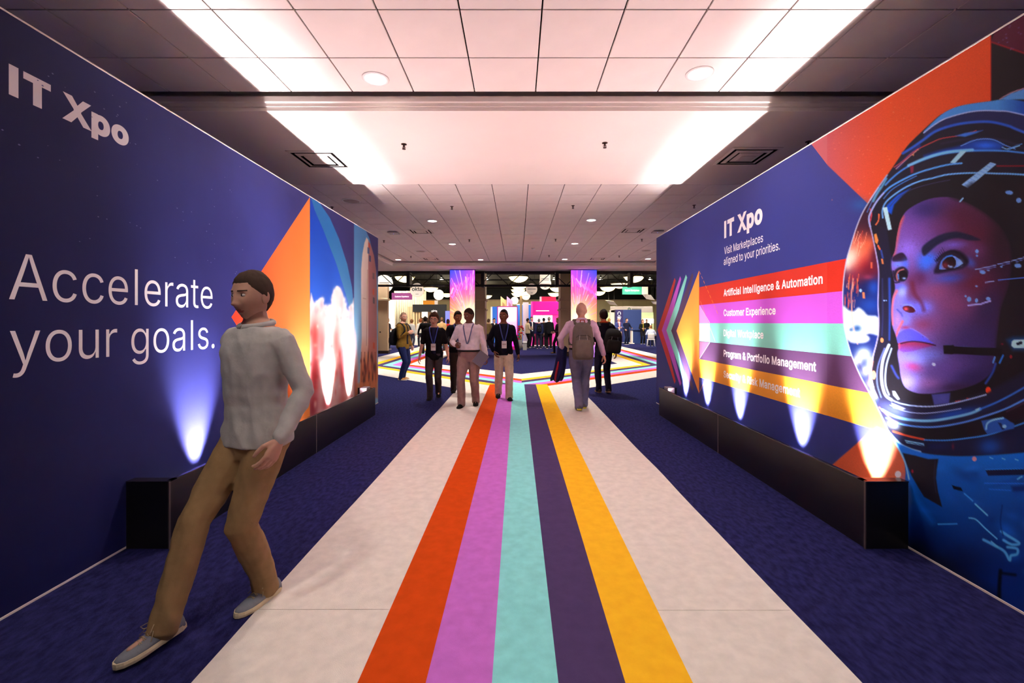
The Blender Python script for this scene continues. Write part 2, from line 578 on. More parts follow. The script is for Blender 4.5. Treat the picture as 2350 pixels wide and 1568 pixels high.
run = empty('carpet_runner', (0, 4, 0))
tag(run, 'wide off-white carpet runner with five coloured stripes down the corridor', 'carpet')
def strip(name, pts, z, m, parent, loc):
    """flat carpet strip, pts = outline on the floor"""
    l = Vector(loc)
    mb = MB().prism([(p[0]-l.x, p[1]-l.y, 0.0) for p in pts], (0, 0, z))
    o = mb.build(name, m, parent)
    fixnormals(o.data)
    return o
def edge_wobble(x, y0, y1, amp, n=40, seed=0):
    return [(x + amp*noise.noise(Vector((y0+(y1-y0)*i/n*1.0, seed, 0.3)))*1.5, y0+(y1-y0)*i/n) for i in range(n+1)]
SX = [-0.644, -0.369, -0.102, 0.166, 0.436, 0.708]
YR0, YR1 = -3.0, 10.73
lw = edge_wobble(-1.32, YR0, YR1, 0.006, 60, 1.7)
strip('white_border', lw + [(SX[0], YR1), (SX[0], YR0)], 0.004, CW, run, (0, 4, 0))
rw = edge_wobble(1.392, YR0, YR1, 0.008, 60, 5.1)
strip('white_border', [(SX[5], YR0)] + rw + [(SX[5], YR1)], 0.004, CW, run, (0, 4, 0))
for i in range(5):
    o = strip(NM[i] + '_stripe', [(SX[i], YR0), (SX[i+1], YR0), (SX[i+1], YR1), (SX[i], YR1)], 0.0085, CM[i], run, (0, 4, 0))
o = MB().box(-1.31, -0.65, 2.308-4, 2.313-4, 0.003, 0.0062).build('seam', CW, run)
o = MB().box(0.71, 1.38, 2.303-4, 2.307-4, 0.003, 0.0062).build('seam', CW, run)

def arm(name, label, apex, m, ds, xs, mats, names, sgn, yend):
    root = empty(name, (xs[0], 17, 0)); tag(root, label, 'carpet')
    k = math.sqrt(1 + m*m)
    B = []
    for d, X in zip(ds, xs):
        y0 = apex[1] - d*k
        B.append([(apex[0], y0), (X, y0 + abs(X-apex[0])*m), (X, yend)])
    for i in range(len(B)-1):
        a, b = B[i], B[i+1]
        strip(names[i], a + b[::-1], 0.0055 if 'border' in names[i] else 0.0062, mats[i], root, (xs[0], 17, 0))
    return root
dd = [0, 0.80, 1.072, 1.344, 1.616, 1.888, 2.16, 3.0]
arm('carpet_runner', 'striped carpet arm bending away to the left towards the hall', (0.11, 12.9), 1.06, dd,
    [-3.06, -3.77, -4.05, -4.31, -4.59, -4.85, -5.13, -5.9], [CW] + CM + [CW],
    ['white_border'] + [n + '_stripe' for n in NM] + ['white_border'], -1, 31)
arm('carpet_runner', 'striped carpet arm bending away to the right towards the hall', (0.11, 12.9), 0.95, dd,
    [3.57, 4.33, 4.61, 4.88, 5.14, 5.42, 5.7, 6.4], [CW] + CM[::-1] + [CW],
    ['white_border'] + [n + '_stripe' for n in NM[::-1]] + ['white_border'], 1, 31)

# ------------------------------------------------------------------ graphic walls
WX = 2.534              # inner faces at +-WX
WY0, WY1, WH = -2.0, 8.28, 3.0
def navy_print(name, c1, c2, sc):
    return mat(name, c1, 0.55, spec=0.14, rgb2=c2, vscale=sc)
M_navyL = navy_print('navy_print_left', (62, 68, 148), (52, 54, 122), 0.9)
_nt = M_navyL.node_tree          # dark space print towards the near end, with the unlit end's shade painted in
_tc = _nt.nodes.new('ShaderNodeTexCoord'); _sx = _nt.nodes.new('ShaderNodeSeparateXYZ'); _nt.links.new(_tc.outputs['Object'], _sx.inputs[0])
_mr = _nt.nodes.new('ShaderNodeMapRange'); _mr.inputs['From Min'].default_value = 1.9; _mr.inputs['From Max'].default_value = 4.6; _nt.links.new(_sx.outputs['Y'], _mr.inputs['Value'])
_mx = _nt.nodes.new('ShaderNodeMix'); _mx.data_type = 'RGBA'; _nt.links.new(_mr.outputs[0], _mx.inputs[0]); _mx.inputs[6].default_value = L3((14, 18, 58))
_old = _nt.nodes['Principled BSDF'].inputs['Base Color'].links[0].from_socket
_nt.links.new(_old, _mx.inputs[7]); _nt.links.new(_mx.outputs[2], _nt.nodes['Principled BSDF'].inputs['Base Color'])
M_navyR = mat('navy_print_right', (52, 58, 132), 0.55, spec=0.14)
M_edge = mat('aluminium_edge', (235, 225, 215), 0.4, spec=0.5)
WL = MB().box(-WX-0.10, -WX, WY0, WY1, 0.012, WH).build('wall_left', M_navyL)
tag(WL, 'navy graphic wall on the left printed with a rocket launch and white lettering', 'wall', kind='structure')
WR = MB().box(WX, WX+0.10, WY0, WY1, 0.012, WH).build('wall_right', M_navyR)
tag(WR, 'graphic wall on the right printed with an astronaut and coloured bands', 'wall', kind='structure')
for s, Wl in ((-1, WL), (1, WR)):
    MB().box(min(s*(WX-0.004), s*(WX+0.104)), max(s*(WX-0.004), s*(WX+0.104)), WY0, WY1+0.004, WH, WH+0.008).build('top_rail', M_edge, Wl)
    MB().box(min(s*(WX-0.004), s*(WX+0.104)), max(s*(WX-0.004), s*(WX+0.104)), WY0, WY1+0.004, 0.0, 0.012).build('bottom_rail', M_edge, Wl)

def wallpt(side, Y, Z, off=0.0):
    return Vector((side*(WX - off), Y, Z))
def wallpx(px, py):
    """photo pixel on either graphic wall -> (Y, Z) on that wall"""
    Y = WX*F/abs(px - VX)
    return Y, CAM_H + (VY - py)*Y/F
def wall_poly(name, side, yz, m, parent, layer):
    """flat printed area, layer = thickness step so that prints stack without touching"""
    t = 0.00004*layer
    pts = [wallpt(side, a, b, 0) for a, b in yz]
    mb = MB().prism(pts, (-side*t, 0, 0))
    o = mb.build(name, m, parent)
    fixnormals(o.data)
    return o
# ------------------------------------------------------------------ left wall: lettering, orange triangle, rocket photograph
lettering('lettering', 'IT Xpo', wallpt(-1, 2.267, 2.60), (0, 1, 0), 0.70, 0.152, M_textwhite, WL, bold=0.044, space=1.1)
lettering('lettering', 'Accelerate', wallpt(-1, 2.268, 1.578), (0, 1, 0), 1.515, 0.236, M_textwhite, WL, bold=-0.005)
lettering('lettering', 'your goals.', wallpt(-1, 2.272, 1.249), (0, 1, 0), 1.535, 0.17, M_textwhite, WL, bold=-0.005, ref='x')

def tri_col(x, y):
    t = np.clip((x-540)/170, 0, 1)[:, None]
    return np.array([235, 66, 40])*(1-t) + np.array([255, 150, 70])*t
# orange triangle pointing left: its own sheet
ny = 420
tpx = np.linspace(531, 711.2, 60)
tY = WX*F/(VX - tpx)
tt = (tY - tY[0])/(tY[-1] - tY[0])
Yg = np.tile(tY, (12, 1)); Zg = 1.51 + np.linspace(-1, 1, 12)[:, None]*(1.488*tt + 1e-4)[None, :]
q = Paint((VX - WX*F/Yg).ravel(), (VY - (Zg - CAM_H)*F/Yg).ravel()); q.c = tri_col(q.x, q.y)
M_printL = vcol_mat('rocket_print')
link('orange_triangle', grid_mesh('orange_triangle', np.stack([np.full_like(Yg, -WX + 0.00004), Yg, Zg], -1), q.linear(), M_printL), WL)
pxs = np.linspace(711.3, 867.6, 150)
Ys = WX*F/(VX - pxs)
Zs = np.linspace(0.012, WH-0.001, ny)
Yg, Zg = np.meshgrid(Ys, Zs)
px = VX - WX*F/Yg
py = VY - (Zg - CAM_H)*F/Yg
p = Paint(px.ravel(), py.ravel())
p.c[:] = (50, 50, 112)
p.c += (np.array([[64, 66, 132]]) - p.c) * np.clip((p.y[:, None]-430)/500, 0, 1)*0.6
# orange triangle pointing left
# sky with smoke
sky = [(711.3, 448), (722, 480), (745, 530), (775, 610), (800, 690), (812.5, 745), (812.5, 960), (711.3, 1010)]
def sky_col(x, y):
    t = np.clip((y-480)/260, 0, 1)[:, None]
    return np.array([16, 76, 205])*(1-t) + np.array([50, 105, 215])*t
p.fill(sky, sky_col, soft=0.7)
cres = [(712, 448), (735, 468), (757, 500), (778, 548), (797, 607), (808, 660), (812.5, 710), (812.5, 748), (798, 690), (772, 606), (742, 528), (722, 482)]
p.fill(cres, lambda x, y: np.array([54, 128, 190]) + np.clip((y-600)/150, -.5, 1)[:, None]*np.array([30, 20, 5]), soft=0.7)
smoke = [(711.3, 694), (722, 700), (730, 690), (736, 684), (742, 696), (747, 710), (755, 703), (760, 699), (762, 680), (766, 668), (773, 657), (780, 662), (785, 672), (790, 690), (794, 704), (799, 715), (804, 703), (809, 698), (812.5, 706), (812.5, 960), (711.3, 1010)]
p.fill(smoke, (250, 232, 226), soft=2.0, smooth=3)
rnd = random.Random(3)
for q0, q1, q2 in ((713, 700, 4), (718, 706, 4), (724, 698, 3.4), (728, 692, 3), (733, 690, 3), (738, 686, 2.6), (742, 692, 3), (746, 704, 3.4), (752, 708, 4), (758, 703, 4), (762, 690, 3.4), (764, 678, 3.4), (768, 668, 3.4), (773, 662, 4), (779, 666, 3.6), (784, 676, 3.6), (788, 688, 3.6), (791, 700, 4), (797, 716, 4), (803, 706, 3), (808, 702, 3)):
    p.blob(q0+rnd.uniform(-1, 1), q1+rnd.uniform(-1, 2), q2*rnd.uniform(.9, 1.5), q2*rnd.uniform(1.3, 2.2), rnd.choice([(255, 250, 246), (250, 240, 238)]), .95, rnd.uniform(-.4, .4))
for (a, b, rx, ry, c) in ((726, 712, 5, 12, (214, 176, 184)), (738, 700, 4, 10, (206, 176, 196)), (747, 722, 6, 10, (236, 206, 204)), (784, 700, 5, 26, (226, 196, 196)), (776, 720, 4, 16, (252, 240, 232)), (768, 700, 4, 24, (255, 250, 246)), (806, 728, 5, 16, (208, 206, 230)), (796, 740, 4, 14, (236, 226, 236)), (790, 756, 6, 12, (226, 190, 206))):
    p.blob(a, b, rx, ry, c, .8)
for k in range(34):
    a, b = rnd.uniform(714, 810), rnd.uniform(706, 770)
    p.blob(a, b, rnd.uniform(1.6, 4), rnd.uniform(3, 8), rnd.choice([(255, 250, 246), (244, 214, 208), (228, 188, 190), (255, 236, 220)]), 0.7)
for (a, b, rx, ry, c, al) in ((722, 770, 12, 40, (226, 66, 60), .9), (740, 800, 10, 55, (220, 60, 60), .8), (770, 790, 9, 60, (222, 70, 64), .75), (786, 850, 8, 60, (215, 60, 70), .8), (756, 860, 9, 50, (235, 120, 110), .7),
                              (722, 860, 12, 60, (205, 50, 60), .9), (718, 940, 12, 40, (150, 26, 46), .9), (748, 930, 14, 25, (190, 50, 60), .7), (790, 930, 20, 30, (200, 70, 60), .7), (800, 800, 6, 50, (238, 170, 175), .7), (765, 730, 8, 30, (252, 240, 235), .8)):
    p.blob(a, b, rx, ry, c, al)
for k in range(40):
    p.blob(rnd.uniform(712, 812), rnd.uniform(740, 940), rnd.uniform(2, 5), rnd.uniform(4, 12), rnd.choice([(252, 225, 215), (235, 110, 100), (200, 50, 50), (248, 190, 170)]), 0.5)
# strip with the rocket
def strip_col(x, y):
    t = np.clip((y-520)/330, 0, 1)[:, None]
    return np.array([74, 140, 200])*(1-t) + np.array([140, 190, 215])*t
p.fill([(812.5, 500), (868, 545), (868, 960), (812.5, 960)], strip_col, soft=0.6)
p.fill([(812, 480), (832, 512), (848, 548), (858, 590), (868, 650), (868, 500)], (58, 58, 122), soft=0.8)
p.fill([(812.3, 742), (818, 770), (822, 840), (822, 960), (812.3, 960)], (205, 190, 195), 0.8, soft=2)
p.blob(816, 880, 5, 50, (190, 90, 70), .8)
def z8(a, b): return (a/2.75 + 500, b/2.75 + 430)
rk = [z8(*q) for q in ((938, 315), (948, 330), (965, 365), (985, 430), (998, 520), (1003, 620), (1004, 900), (1004, 1100), (1014, 1180), (1000, 1270), (895, 1270), (900, 1100), (908, 950), (904, 700), (904, 520), (912, 420), (925, 350))]
def rk_col(x, y):
    t = np.clip((y-770)/90, 0, 1)[:, None]
    u = np.clip((x-828)/38, 0, 1)[:, None]
    top = np.where(u < .45, np.array([250, 240, 226]), np.array([176, 120, 120]) + (.75-u)*np.array([60, 50, 50]))
    return top*(1-t) + np.array([206, 116, 66])*t
p.fill(rk, rk_col, soft=0.8)
p.stroke([z8(945, 520), z8(942, 760), z8(938, 1000)], 1.2, (190, 150, 130), .8)
p.stroke([z8(915, 700), z8(935, 705)], 1.0, (170, 130, 120), .7)
for a, b, c in ((982, 560, (110, 100, 110)), (982, 660, (214, 90, 60)), (984, 715, (90, 80, 90)), (955, 370, (205, 90, 70)), (950, 400, (70, 110, 170)), (960, 450, (60, 80, 130)), (985, 1000, (200, 80, 40))):
    q = z8(a, b); p.fill([(q[0]-2.2, q[1]-8), (q[0]+2.2, q[1]-6), (q[0]+2.2, q[1]+8), (q[0]-2.2, q[1]+6)], c, .85, .6)
for k in range(26):
    q = z8(rnd.uniform(900, 1008), rnd.uniform(1060, 1250))
    p.blob(q[0], q[1], rnd.uniform(1, 2.5), rnd.uniform(4, 16), rnd.choice([(70, 30, 24), (120, 50, 30), (230, 150, 80), (60, 30, 40), (190, 90, 50)]), .85)
for k in range(5):
    a = 905 + k*22
    p.stroke([z8(a, 1040), z8(a+3, 1230)], 1.4, (84, 34, 26), .7)
p.fill([z8(870, 1240), z8(1012, 1215), z8(1012, 1330), z8(870, 1330)], (206, 124, 70), .7, 3)
Pg = np.stack([np.full_like(Yg, -WX + 0.00004), Yg, Zg], -1)
inside = p.linear()
link('rocket_print', grid_mesh('rocket_print', Pg, inside, M_printL), WL)

# stars: tiny printed specks on the dark part of the left wall
st = MB()
for k in range(70):
    Y_, Z_ = rnd.uniform(2.0, 4.2), rnd.uniform(1.9, 2.95)
    r = rnd.uniform(0.002, 0.005)
    st.add([wallpt(-1, Y_-r*1.6, Z_, .00012), wallpt(-1, Y_, Z_-r, .00012), wallpt(-1, Y_+r*1.6, Z_, .00012), wallpt(-1, Y_, Z_+r, .00012)], [(0, 1, 2, 3)])
so = st.build('star_specks', mat('star_print', (96, 100, 150), 0.6), WL); so['kind'] = 'stuff'

# ------------------------------------------------------------------ right wall: bands, chevrons, lettering
YV = 6.344
BZ = [1.955, 1.705, 1.455, 1.205, 0.955, 0.70]
BC = [('red_band', (202, 46, 30)), ('violet_band', (194, 84, 208)), ('aqua_band', (126, 208, 192)), ('purple_band', (84, 54, 92)), ('yellow_band', (244, 164, 50))]
YJ = 3.72                # where the astronaut print sheet begins
for i, (n, c) in enumerate(BC):
    wall_poly(n, 1, [(YV, BZ[i]), (YJ, BZ[i]), (YJ, BZ[i+1]), (YV, BZ[i+1])], mat('print_'+n, c, 0.5, spec=0.3, var=0.02, vscale=2), WR, 1)
CH = [('red_chevron', (205, 42, 30)), ('violet_chevron', (206, 90, 220)), ('aqua_chevron', (136, 232, 214)), ('purple_chevron', (70, 46, 84)), ('orange_triangle', (252, 160, 60))]
for i, (n, c) in enumerate(CH):
    d = 0.245*(4-i)
    wall_poly(n, 1, [(YV+d, 2.185), (YV+d+0.896, 1.33), (YV+d, 0.475)] if i == 4 else
              [(YV+d, 2.185), (YV+d+0.896, 1.33), (YV+d, 0.475), (YV+d-0.05, 0.475+0.05), (YV+d-0.05+0.6, 1.33), (YV+d-0.05, 2.185-0.05)],
              mat('print_'+n, c, 0.5, spec=0.3), WR, 2+i)
# lighter prism shapes and thin outlines right of the triangle
M_line = mat('print_orange_line', (255, 150, 40), 0.5)
def wline(a, b, wd, m, layer, nm='outline'):
    a = Vector((a[0], a[1])); b = Vector((b[0], b[1])); d = (b-a).normalized(); n = Vector((-d.y, d.x))*wd/2
    return wall_poly(nm, 1, [tuple(a-n), tuple(b-n), tuple(b+n), tuple(a+n)], m, WR, layer)
A0 = (YV-0.01, 2.18)
for k in range(9):
    t0, t1 = k/9, (k+0.62)/9
    P0 = lambda t: (YV-0.02-0.60*t, 2.17-0.62*t)
    wline(P0(t0), P0(t1), 0.008, M_line, 7)
wline((YV-0.02, 0.50), (YV-0.42, 0.90), 0.008, M_line, 7)
wline((YV-0.05, 1.76), (YV-0.52, 1.22), 0.006, mat('print_pink_line', (250, 150, 120), .5), 7)
wline((YV-0.02, 1.70), (YV-0.36, 1.46), 0.006, mat('print_pale_line', (240, 220, 250), .5), 7)
wline((YV-0.02, 0.96), (YV-0.36, 1.20), 0.006, mat('print_pale_line', (240, 220, 250), .5), 7)
wline((YV-0.004, 0.475), (YV-0.004, 2.185), 0.01, mat('print_deep_orange', (236, 120, 20), .5), 7)
wall_poly('prism_shape', 1, [(YV-0.02, 1.69), (YV-0.36, 1.455), (YV-0.02, 1.455)], mat('print_lilac', (196, 150, 226), .5), WR, 3)
wall_poly('prism_shape', 1, [(YV-0.02, 1.45), (YV-0.36, 1.45), (YV-0.36, 1.21), (YV-0.02, 1.21)], mat('print_pale_aqua', (190, 240, 234), .5), WR, 3)
wall_poly('prism_shape', 1, [(YV-0.02, 1.20), (YV-0.36, 1.20), (YV-0.02, 0.96)], mat('print_mauve', (150, 104, 140), .5), WR, 3)

lx = (0, -1, 0)
lettering('lettering', 'IT Xpo', wallpt(1, 5.57, 2.492), lx, 0.87, 0.208, M_textwhite, WR, bold=0.044, space=1.1)
lettering('lettering', 'Visit Marketplaces', wallpt(1, 5.57, 2.296), lx, 0.88, 0.088, M_textwhite, WR, bold=0.004)
lettering('lettering', 'aligned to your priorities.', wallpt(1, 5.58, 2.166), lx, 1.19, 0.088, M_textwhite, WR, bold=0.004)
for t_, x1_, zb in (('Artificial Intelligence & Automation', 1888, 1.784), ('Customer Experience', 1780, 1.540), ('Digital Workplace', 1752, 1.294), ('Program & Portfolio Management', 1873, 1.045), ('Security & Risk Management', 1836, 0.790)):
    yb = WX*F/(x1_-VX)
    lettering('lettering', t_, wallpt(1, 5.585, zb), lx, 5.585-yb, 0.084, M_textwhite, WR, bold=0.024, space=1.03, thick=0.00016)

# ------------------------------------------------------------------ right wall: astronaut print sheet
pxs = np.concatenate([np.array([WX*F/YJ + VX]), np.arange(1899, 2352, 1.75), np.arange(2354, 2560, 4.0)])
Ys = WX*F/(pxs - VX)
Zs = np.linspace(0.012, WH-0.001, 640)
Yg, Zg = np.meshgrid(Ys, Zs)
px = VX + WX*F/Yg
py = VY - (Zg - CAM_H)*F/Yg
p = Paint(px.ravel(), py.ravel())
zf = Zg.ravel()
p.c[:] = (52, 58, 132)
for i, (n, c) in enumerate(BC):
    s_ = (zf <= BZ[i]) & (zf > BZ[i+1])
    p.c[s_] = c
def or_col(x, y):
    t = np.clip((x-1890)/150, 0, 1)[:, None]
    return np.array([186, 84, 96])*(1-t) + np.array([250, 82, 34])*t
p.fill([(1858, 338), (1900, 380), (1992, 468), (2120, 590), (2300, 600), (2274, 60), (1900, 290)], or_col, soft=1)
for k in range(60):
    p.blob(rnd.uniform(1900, 2150), rnd.uniform(200, 460), rnd.uniform(.8, 1.8), rnd.uniform(.8, 1.8), (255, 140, 100), .6)
p.fill([(2274, 20), (2600, -100), (2600, 300), (2274, 400)], (30, 18, 24), soft=0.8)
p.fill([(2274, 97), (2350, 122), (2600, 200), (2600, -150), (2300, 20)], (92, 24, 46), soft=1.0)
p.stroke([(2276, 97), (2350, 122), (2600, 205)], 4, (180, 26, 36), .8, 3, 0)
p.stroke([(2274, 40), (2274, 300)], 2.5, (200, 24, 24), .8, 2, 0)
for k in range(16):
    p.blob(rnd.uniform(2290, 2350), rnd.uniform(50, 115), 2.2, 1.0, (130, 130, 180), .6, -.5)
p.fill([(1900, 1076), (2012, 978), (2080, 1010), (2120, 1300), (1990, 1300), (1900, 1160)], (236, 104, 66), soft=1)
p.blob(1975, 470, 22, 14, (40, 110, 190), .5)
# helmet and suit silhouette
sil_left = [(2294, 228), (2274, 232), (2204, 243), (2162, 261.6), (2140, 279), (2107, 310), (2081, 336.7), (2054.5, 375.5), (2036, 402), (2015.7, 430.6), (1997, 459), (1981, 485.7), (1967, 518), (1952.5, 563), (1943, 595.7), (1937, 634), (1934.4, 668), (1934.4, 701), (1936, 739), (1940, 764), (1947.5, 793), (1957, 823), (1974, 862), (1991.6, 895), (2011, 929.6), (2030.6, 971), (2039, 990)]
body_left = [(2052, 1014), (2072, 1051), (2077, 1070), (2078, 1092), (2072, 1130), (2066, 1180), (2064, 1300)]
sl = spline(sil_left, 4)
sil = np.vstack([np.array([(2700, 120), (2350, 205)]), sl, spline([sil_left[-1]] + body_left, 4), np.array([(2064, 1500), (2700, 1900)])])
p.fill(sil, (28, 25, 40), soft=1.0)
# ---- visor glass with reflections
vis = [(2036, 402), (2015.7, 430.6), (1997, 459), (1981, 485.7), (1967, 518), (1952.5, 563), (1943, 595.7), (1937, 634), (1934.4, 668), (1934.4, 701), (1936, 739), (1940, 764), (1947.5, 793), (1957, 823), (1974, 862), (1991.6, 895), (2011, 929.6), (2022, 925), (2010, 900), (2001, 865), (2005, 820), (2014, 780), (2017, 740), (2016, 680), (2018, 620), (2012, 585), (2003, 545), (1996, 515), (1999, 480), (2012, 455)]
vis = spline(vis, 3, True)
p.fill(vis, lambda x, y: np.array([52, 24, 46]) + np.clip((y-560)/120, 0, 1)[:, None]*np.array([-30, 16, 70]), soft=1)
class Clip:
    def __init__(s, P, poly):
        s.P = P; s.keep = P.c.copy()
        q = Paint(P.x, P.y); q.fill(poly, (1, 1, 1), soft=.8); s.m = q.c[:, :1]
    def end(s):
        s.P.c = s.keep*(1-s.m) + s.P.c*s.m
cl = Clip(p, vis)
p.blob(1972, 592, 36, 44, (236, 70, 58), .95)
p.blob(1975, 572, 26, 28, (255, 128, 92), .9)
p.blob(1954, 590, 17, 24, (255, 226, 206), .95)
p.blob(1945, 600, 9, 20, (255, 245, 230), .9)
p.blob(1995, 560, 16, 18, (250, 110, 70), .7)
p.blob(1996, 622, 26, 26, (112, 16, 40), .9)
p.blob(2008, 590, 10, 22, (90, 24, 44), .8)
p.blob(1962, 640, 20, 14, (150, 40, 60), .8)
p.blob(1990, 664, 30, 26, (18, 26, 84), .95)
p.blob(2004, 660, 14, 18, (24, 74, 180), .9)
p.blob(1960, 690, 24, 24, (22, 38, 110), .95)
p.blob(1995, 700, 24, 18, (24, 70, 170), .85)
p.blob(1992, 636, 12, 6, (170, 60, 90), .6)
for k in range(30):
    a, b = rnd.uniform(1938, 1972), rnd.uniform(626, 690)
    p.stroke([(a, b), (a-1.5, b+rnd.uniform(5, 26))], rnd.uniform(.8, 1.8), rnd.choice([(255, 140, 70), (255, 110, 60), (250, 170, 150), (230, 70, 60)]), .75, 1.4, 0)
for k in range(14):
    a, b = rnd.uniform(1960, 1990), rnd.uniform(520, 560)
    p.stroke([(a, b), (a-6, b+rnd.uniform(10, 34))], 1.6, rnd.choice([(255, 150, 120), (240, 90, 70), (255, 190, 160)]), .7, 1, 0)
p.blob(1975, 667, 3, 4, (160, 210, 255), 1, 0, 1)
p.fill([(1979, 671), (1984, 671), (1985, 685), (1980, 685)], (255, 140, 80), .95)
p.fill([(1998, 602), (2002, 602), (2002, 616), (1998, 616)], (250, 120, 70), .8)
p.fill([(1934, 704), (1948, 712), (1960, 714), (1970, 706), (1982, 714), (1992, 724), (2016, 729), (2018, 768), (1996, 766), (1975, 772), (1950, 776), (1938, 760)], (222, 240, 252), .97, 3, 3)
p.blob(1967, 754, 10, 8, (24, 74, 150), .9); p.blob(1953, 757, 4, 4, (40, 90, 160), .8)
p.fill([(1942, 770), (1968, 764), (1990, 770), (1996, 780), (1980, 788), (1952, 786)], (230, 246, 255), .9, 3, 3)
p.blob(1978, 797, 24, 8, (18, 44, 120), .9); p.blob(2004, 786, 8, 14, (20, 40, 110), .8)
p.blob(1982, 812, 16, 14, (226, 244, 255), .95); p.blob(1968, 828, 10, 12, (240, 250, 255), .9); p.blob(1998, 834, 10, 16, (214, 236, 255), .85)
p.blob(1985, 852, 12, 12, (225, 236, 250), .8); p.blob(1975, 845, 4, 16, (60, 60, 100), .7, -.4)
p.blob(2000, 880, 14, 12, (220, 190, 190), .7); p.blob(2006, 905, 12, 12, (240, 226, 230), .8)
p.stroke([(1958, 640), (1954, 680), (1957, 740), (1968, 790)], 3, (255, 190, 150), .6, 2)
cl.end()
p.stroke(spline(sil_left[9:], 3), 2.6, (206, 214, 245), .85, 1.6, 0)
p.stroke([(2036, 402), (2015.7, 430.6), (1997, 459)], 3.2, (190, 205, 245), .8, 2)
p.stroke([(1997, 520), (2003, 545), (2010, 580), (2016, 618), (2016, 660), (2015, 700), (2017, 735), (2016, 765), (2011, 790), (2003, 822), (1999, 860), (2005, 890)], 3, (188, 176, 226), .9, 1.5)
p.stroke([(2003, 830), (1996, 862), (1999, 890), (2010, 912)], 4, (250, 150, 110), .7, 3)
# ---- frame column between glass and face
p.fill([(2020, 520), (2046, 530), (2046, 620), (2044, 700), (2044, 790), (2036, 800), (2018, 800), (2020, 700), (2022, 620), (2014, 580)], (30, 27, 48), .95, 2)
p.stroke([(2041, 640), (2042, 700), (2042, 780)], 5, (46, 84, 190), .8, 4)
p.stroke([(2025, 640), (2026, 720), (2024, 770)], 3, (50, 60, 120), .6, 3)
p.stroke([(2045, 560), (2046, 620)], 3, (90, 60, 150), .5, 3)
p.fill([(2006, 538), (2011, 536), (2016, 552), (2013, 561), (2008, 556)], (255, 150, 70), .95)
p.stroke([(2015, 564), (2019, 572)], 4, (255, 110, 60), .9)
p.fill([(2022, 594), (2026, 594), (2028, 606), (2024, 606)], (255, 140, 70), .95)
p.stroke([(2022, 575), (2026, 592)], 4, (50, 80, 170), .8, 2)
p.blob(2024, 781, 3.6, 5.5, (255, 140, 80), 1, 0, 1)
p.blob(2005, 861, 5, 10, (255, 170, 110), 1, 0, 1)
p.blob(2029, 690, 2, 1.8, (160, 190, 240), 1, 0, 1); p.blob(2034, 690, 1.5, 1.5, (130, 160, 220), 1, 0, 1)
p.stroke([(1997, 480), (2000, 492), (1996, 512)], 3, (230, 60, 80), .9, 1.5)
p.stroke([(2017, 492), (2016, 506), (2010, 516)], 3, (250, 120, 70), .9, 1)
# ---- shell arcs
rim_o = [(2120, 301), (2162, 262), (2204, 243), (2274, 232), (2300, 229), (2350, 233), (2600, 290)]
rim_i = [(2120, 305), (2148, 284), (2176, 270), (2232, 256), (2288, 254.6), (2350, 264), (2600, 330)]
p.fill(np.vstack([spline(rim_o), spline(rim_i)[::-1]]), lambda x, y: np.array([78, 148, 206]) + np.clip((x-2290)/60, 0, 1)[:, None]*np.array([-50, -70, -40]), 1, 1)
p.fill([(2294, 229), (2320, 214), (2350, 204), (2600, 150), (2600, 260), (2350, 228)], (96, 160, 214), .95, 1.5)
p.stroke([(2294, 228), (2320, 213), (2350, 203)], 2.5, (220, 150, 160), .8, 1.5)
a2 = [(2120, 320.5), (2148, 301), (2190, 287), (2232, 280.7), (2274, 280), (2316, 289.6), (2350, 303.7), (2600, 400)]
p.fill(np.vstack([spline(rim_i), spline(a2)[::-1]]), (34, 38, 78), 1, 1.5)
p.stroke(rim_i, 3, (190, 196, 240), .9, 1.5)
p.stroke([(2072, 352), (2095, 338)] + a2, 6, (42, 98, 200), .9, 3)
p.stroke([(2060, 385), (2085, 358), (2110, 335)], 7, (38, 60, 150), .7, 5)
p.stroke([(2160, 330), (2230, 318), (2300, 322), (2360, 345), (2600, 450)], 5, (60, 50, 80), .4, 5)
p.stroke([(2052, 384), (2073, 369), (2093, 351), (2113, 339), (2140, 326.5), (2162, 317.7), (2204, 310.7), (2240, 300)], 2.2, (214, 66, 62), .9, 1.2)
p.stroke([(2056, 388), (2080, 366), (2108, 342)], 1.6, (250, 150, 130), .9, 1)
p.fill([(2092, 356), (2113, 341), (2098, 352), (2097, 358)], (255, 150, 80), .9, 1)
p.fill([(2192, 312), (2215, 305), (2256, 299), (2240, 306), (2215, 314)], (52, 122, 210), .9, 1.5)
blade_u = [(2120, 357), (2162, 344), (2198, 336), (2238, 322), (2277, 321), (2305, 333)]
blade_l = [(2294, 345.8), (2232, 347), (2190, 350), (2148, 358), (2120, 366.8)]
p.fill(np.vstack([spline(blade_u), spline(blade_l)]), (22, 66, 158), .9, 4)
p.blob(2262, 334, 26, 8, (40, 110, 220), .9)
p.stroke([(2205, 335), (2240, 321), (2277, 320), (2308, 334), (2330, 342)], 2.2, (110, 160, 230), .9, 1.2)
low = [(2032, 424.5), (2044, 412), (2062.7, 396), (2085, 381.6), (2113.7, 369), (2140, 359.5), (2165, 353), (2190, 349.5), (2232, 346), (2294, 346), (2350, 351), (2600, 380)]
p.stroke(low, 4, (74, 150, 228), .9, 2.2)
p.stroke([(2085, 380), (2113.7, 367), (2140, 357.5), (2165, 351), (2190, 347), (2232, 344)], 6, (128, 200, 244), .95, 3)
p.stroke([(2300, 338), (2313, 342), (2340, 334)], 2, (150, 205, 245), .9)
p.stroke([(2312, 346), (2330, 335), (2345, 330)], 2, (90, 160, 230), .8)
l3 = [(2207, 374.7), (2176, 378), (2140, 386.5), (2103.5, 398), (2073, 412), (2044, 428.6), (2028, 443), (2011.6, 463), (1999, 485.7), (1994, 502), (1997, 520)]
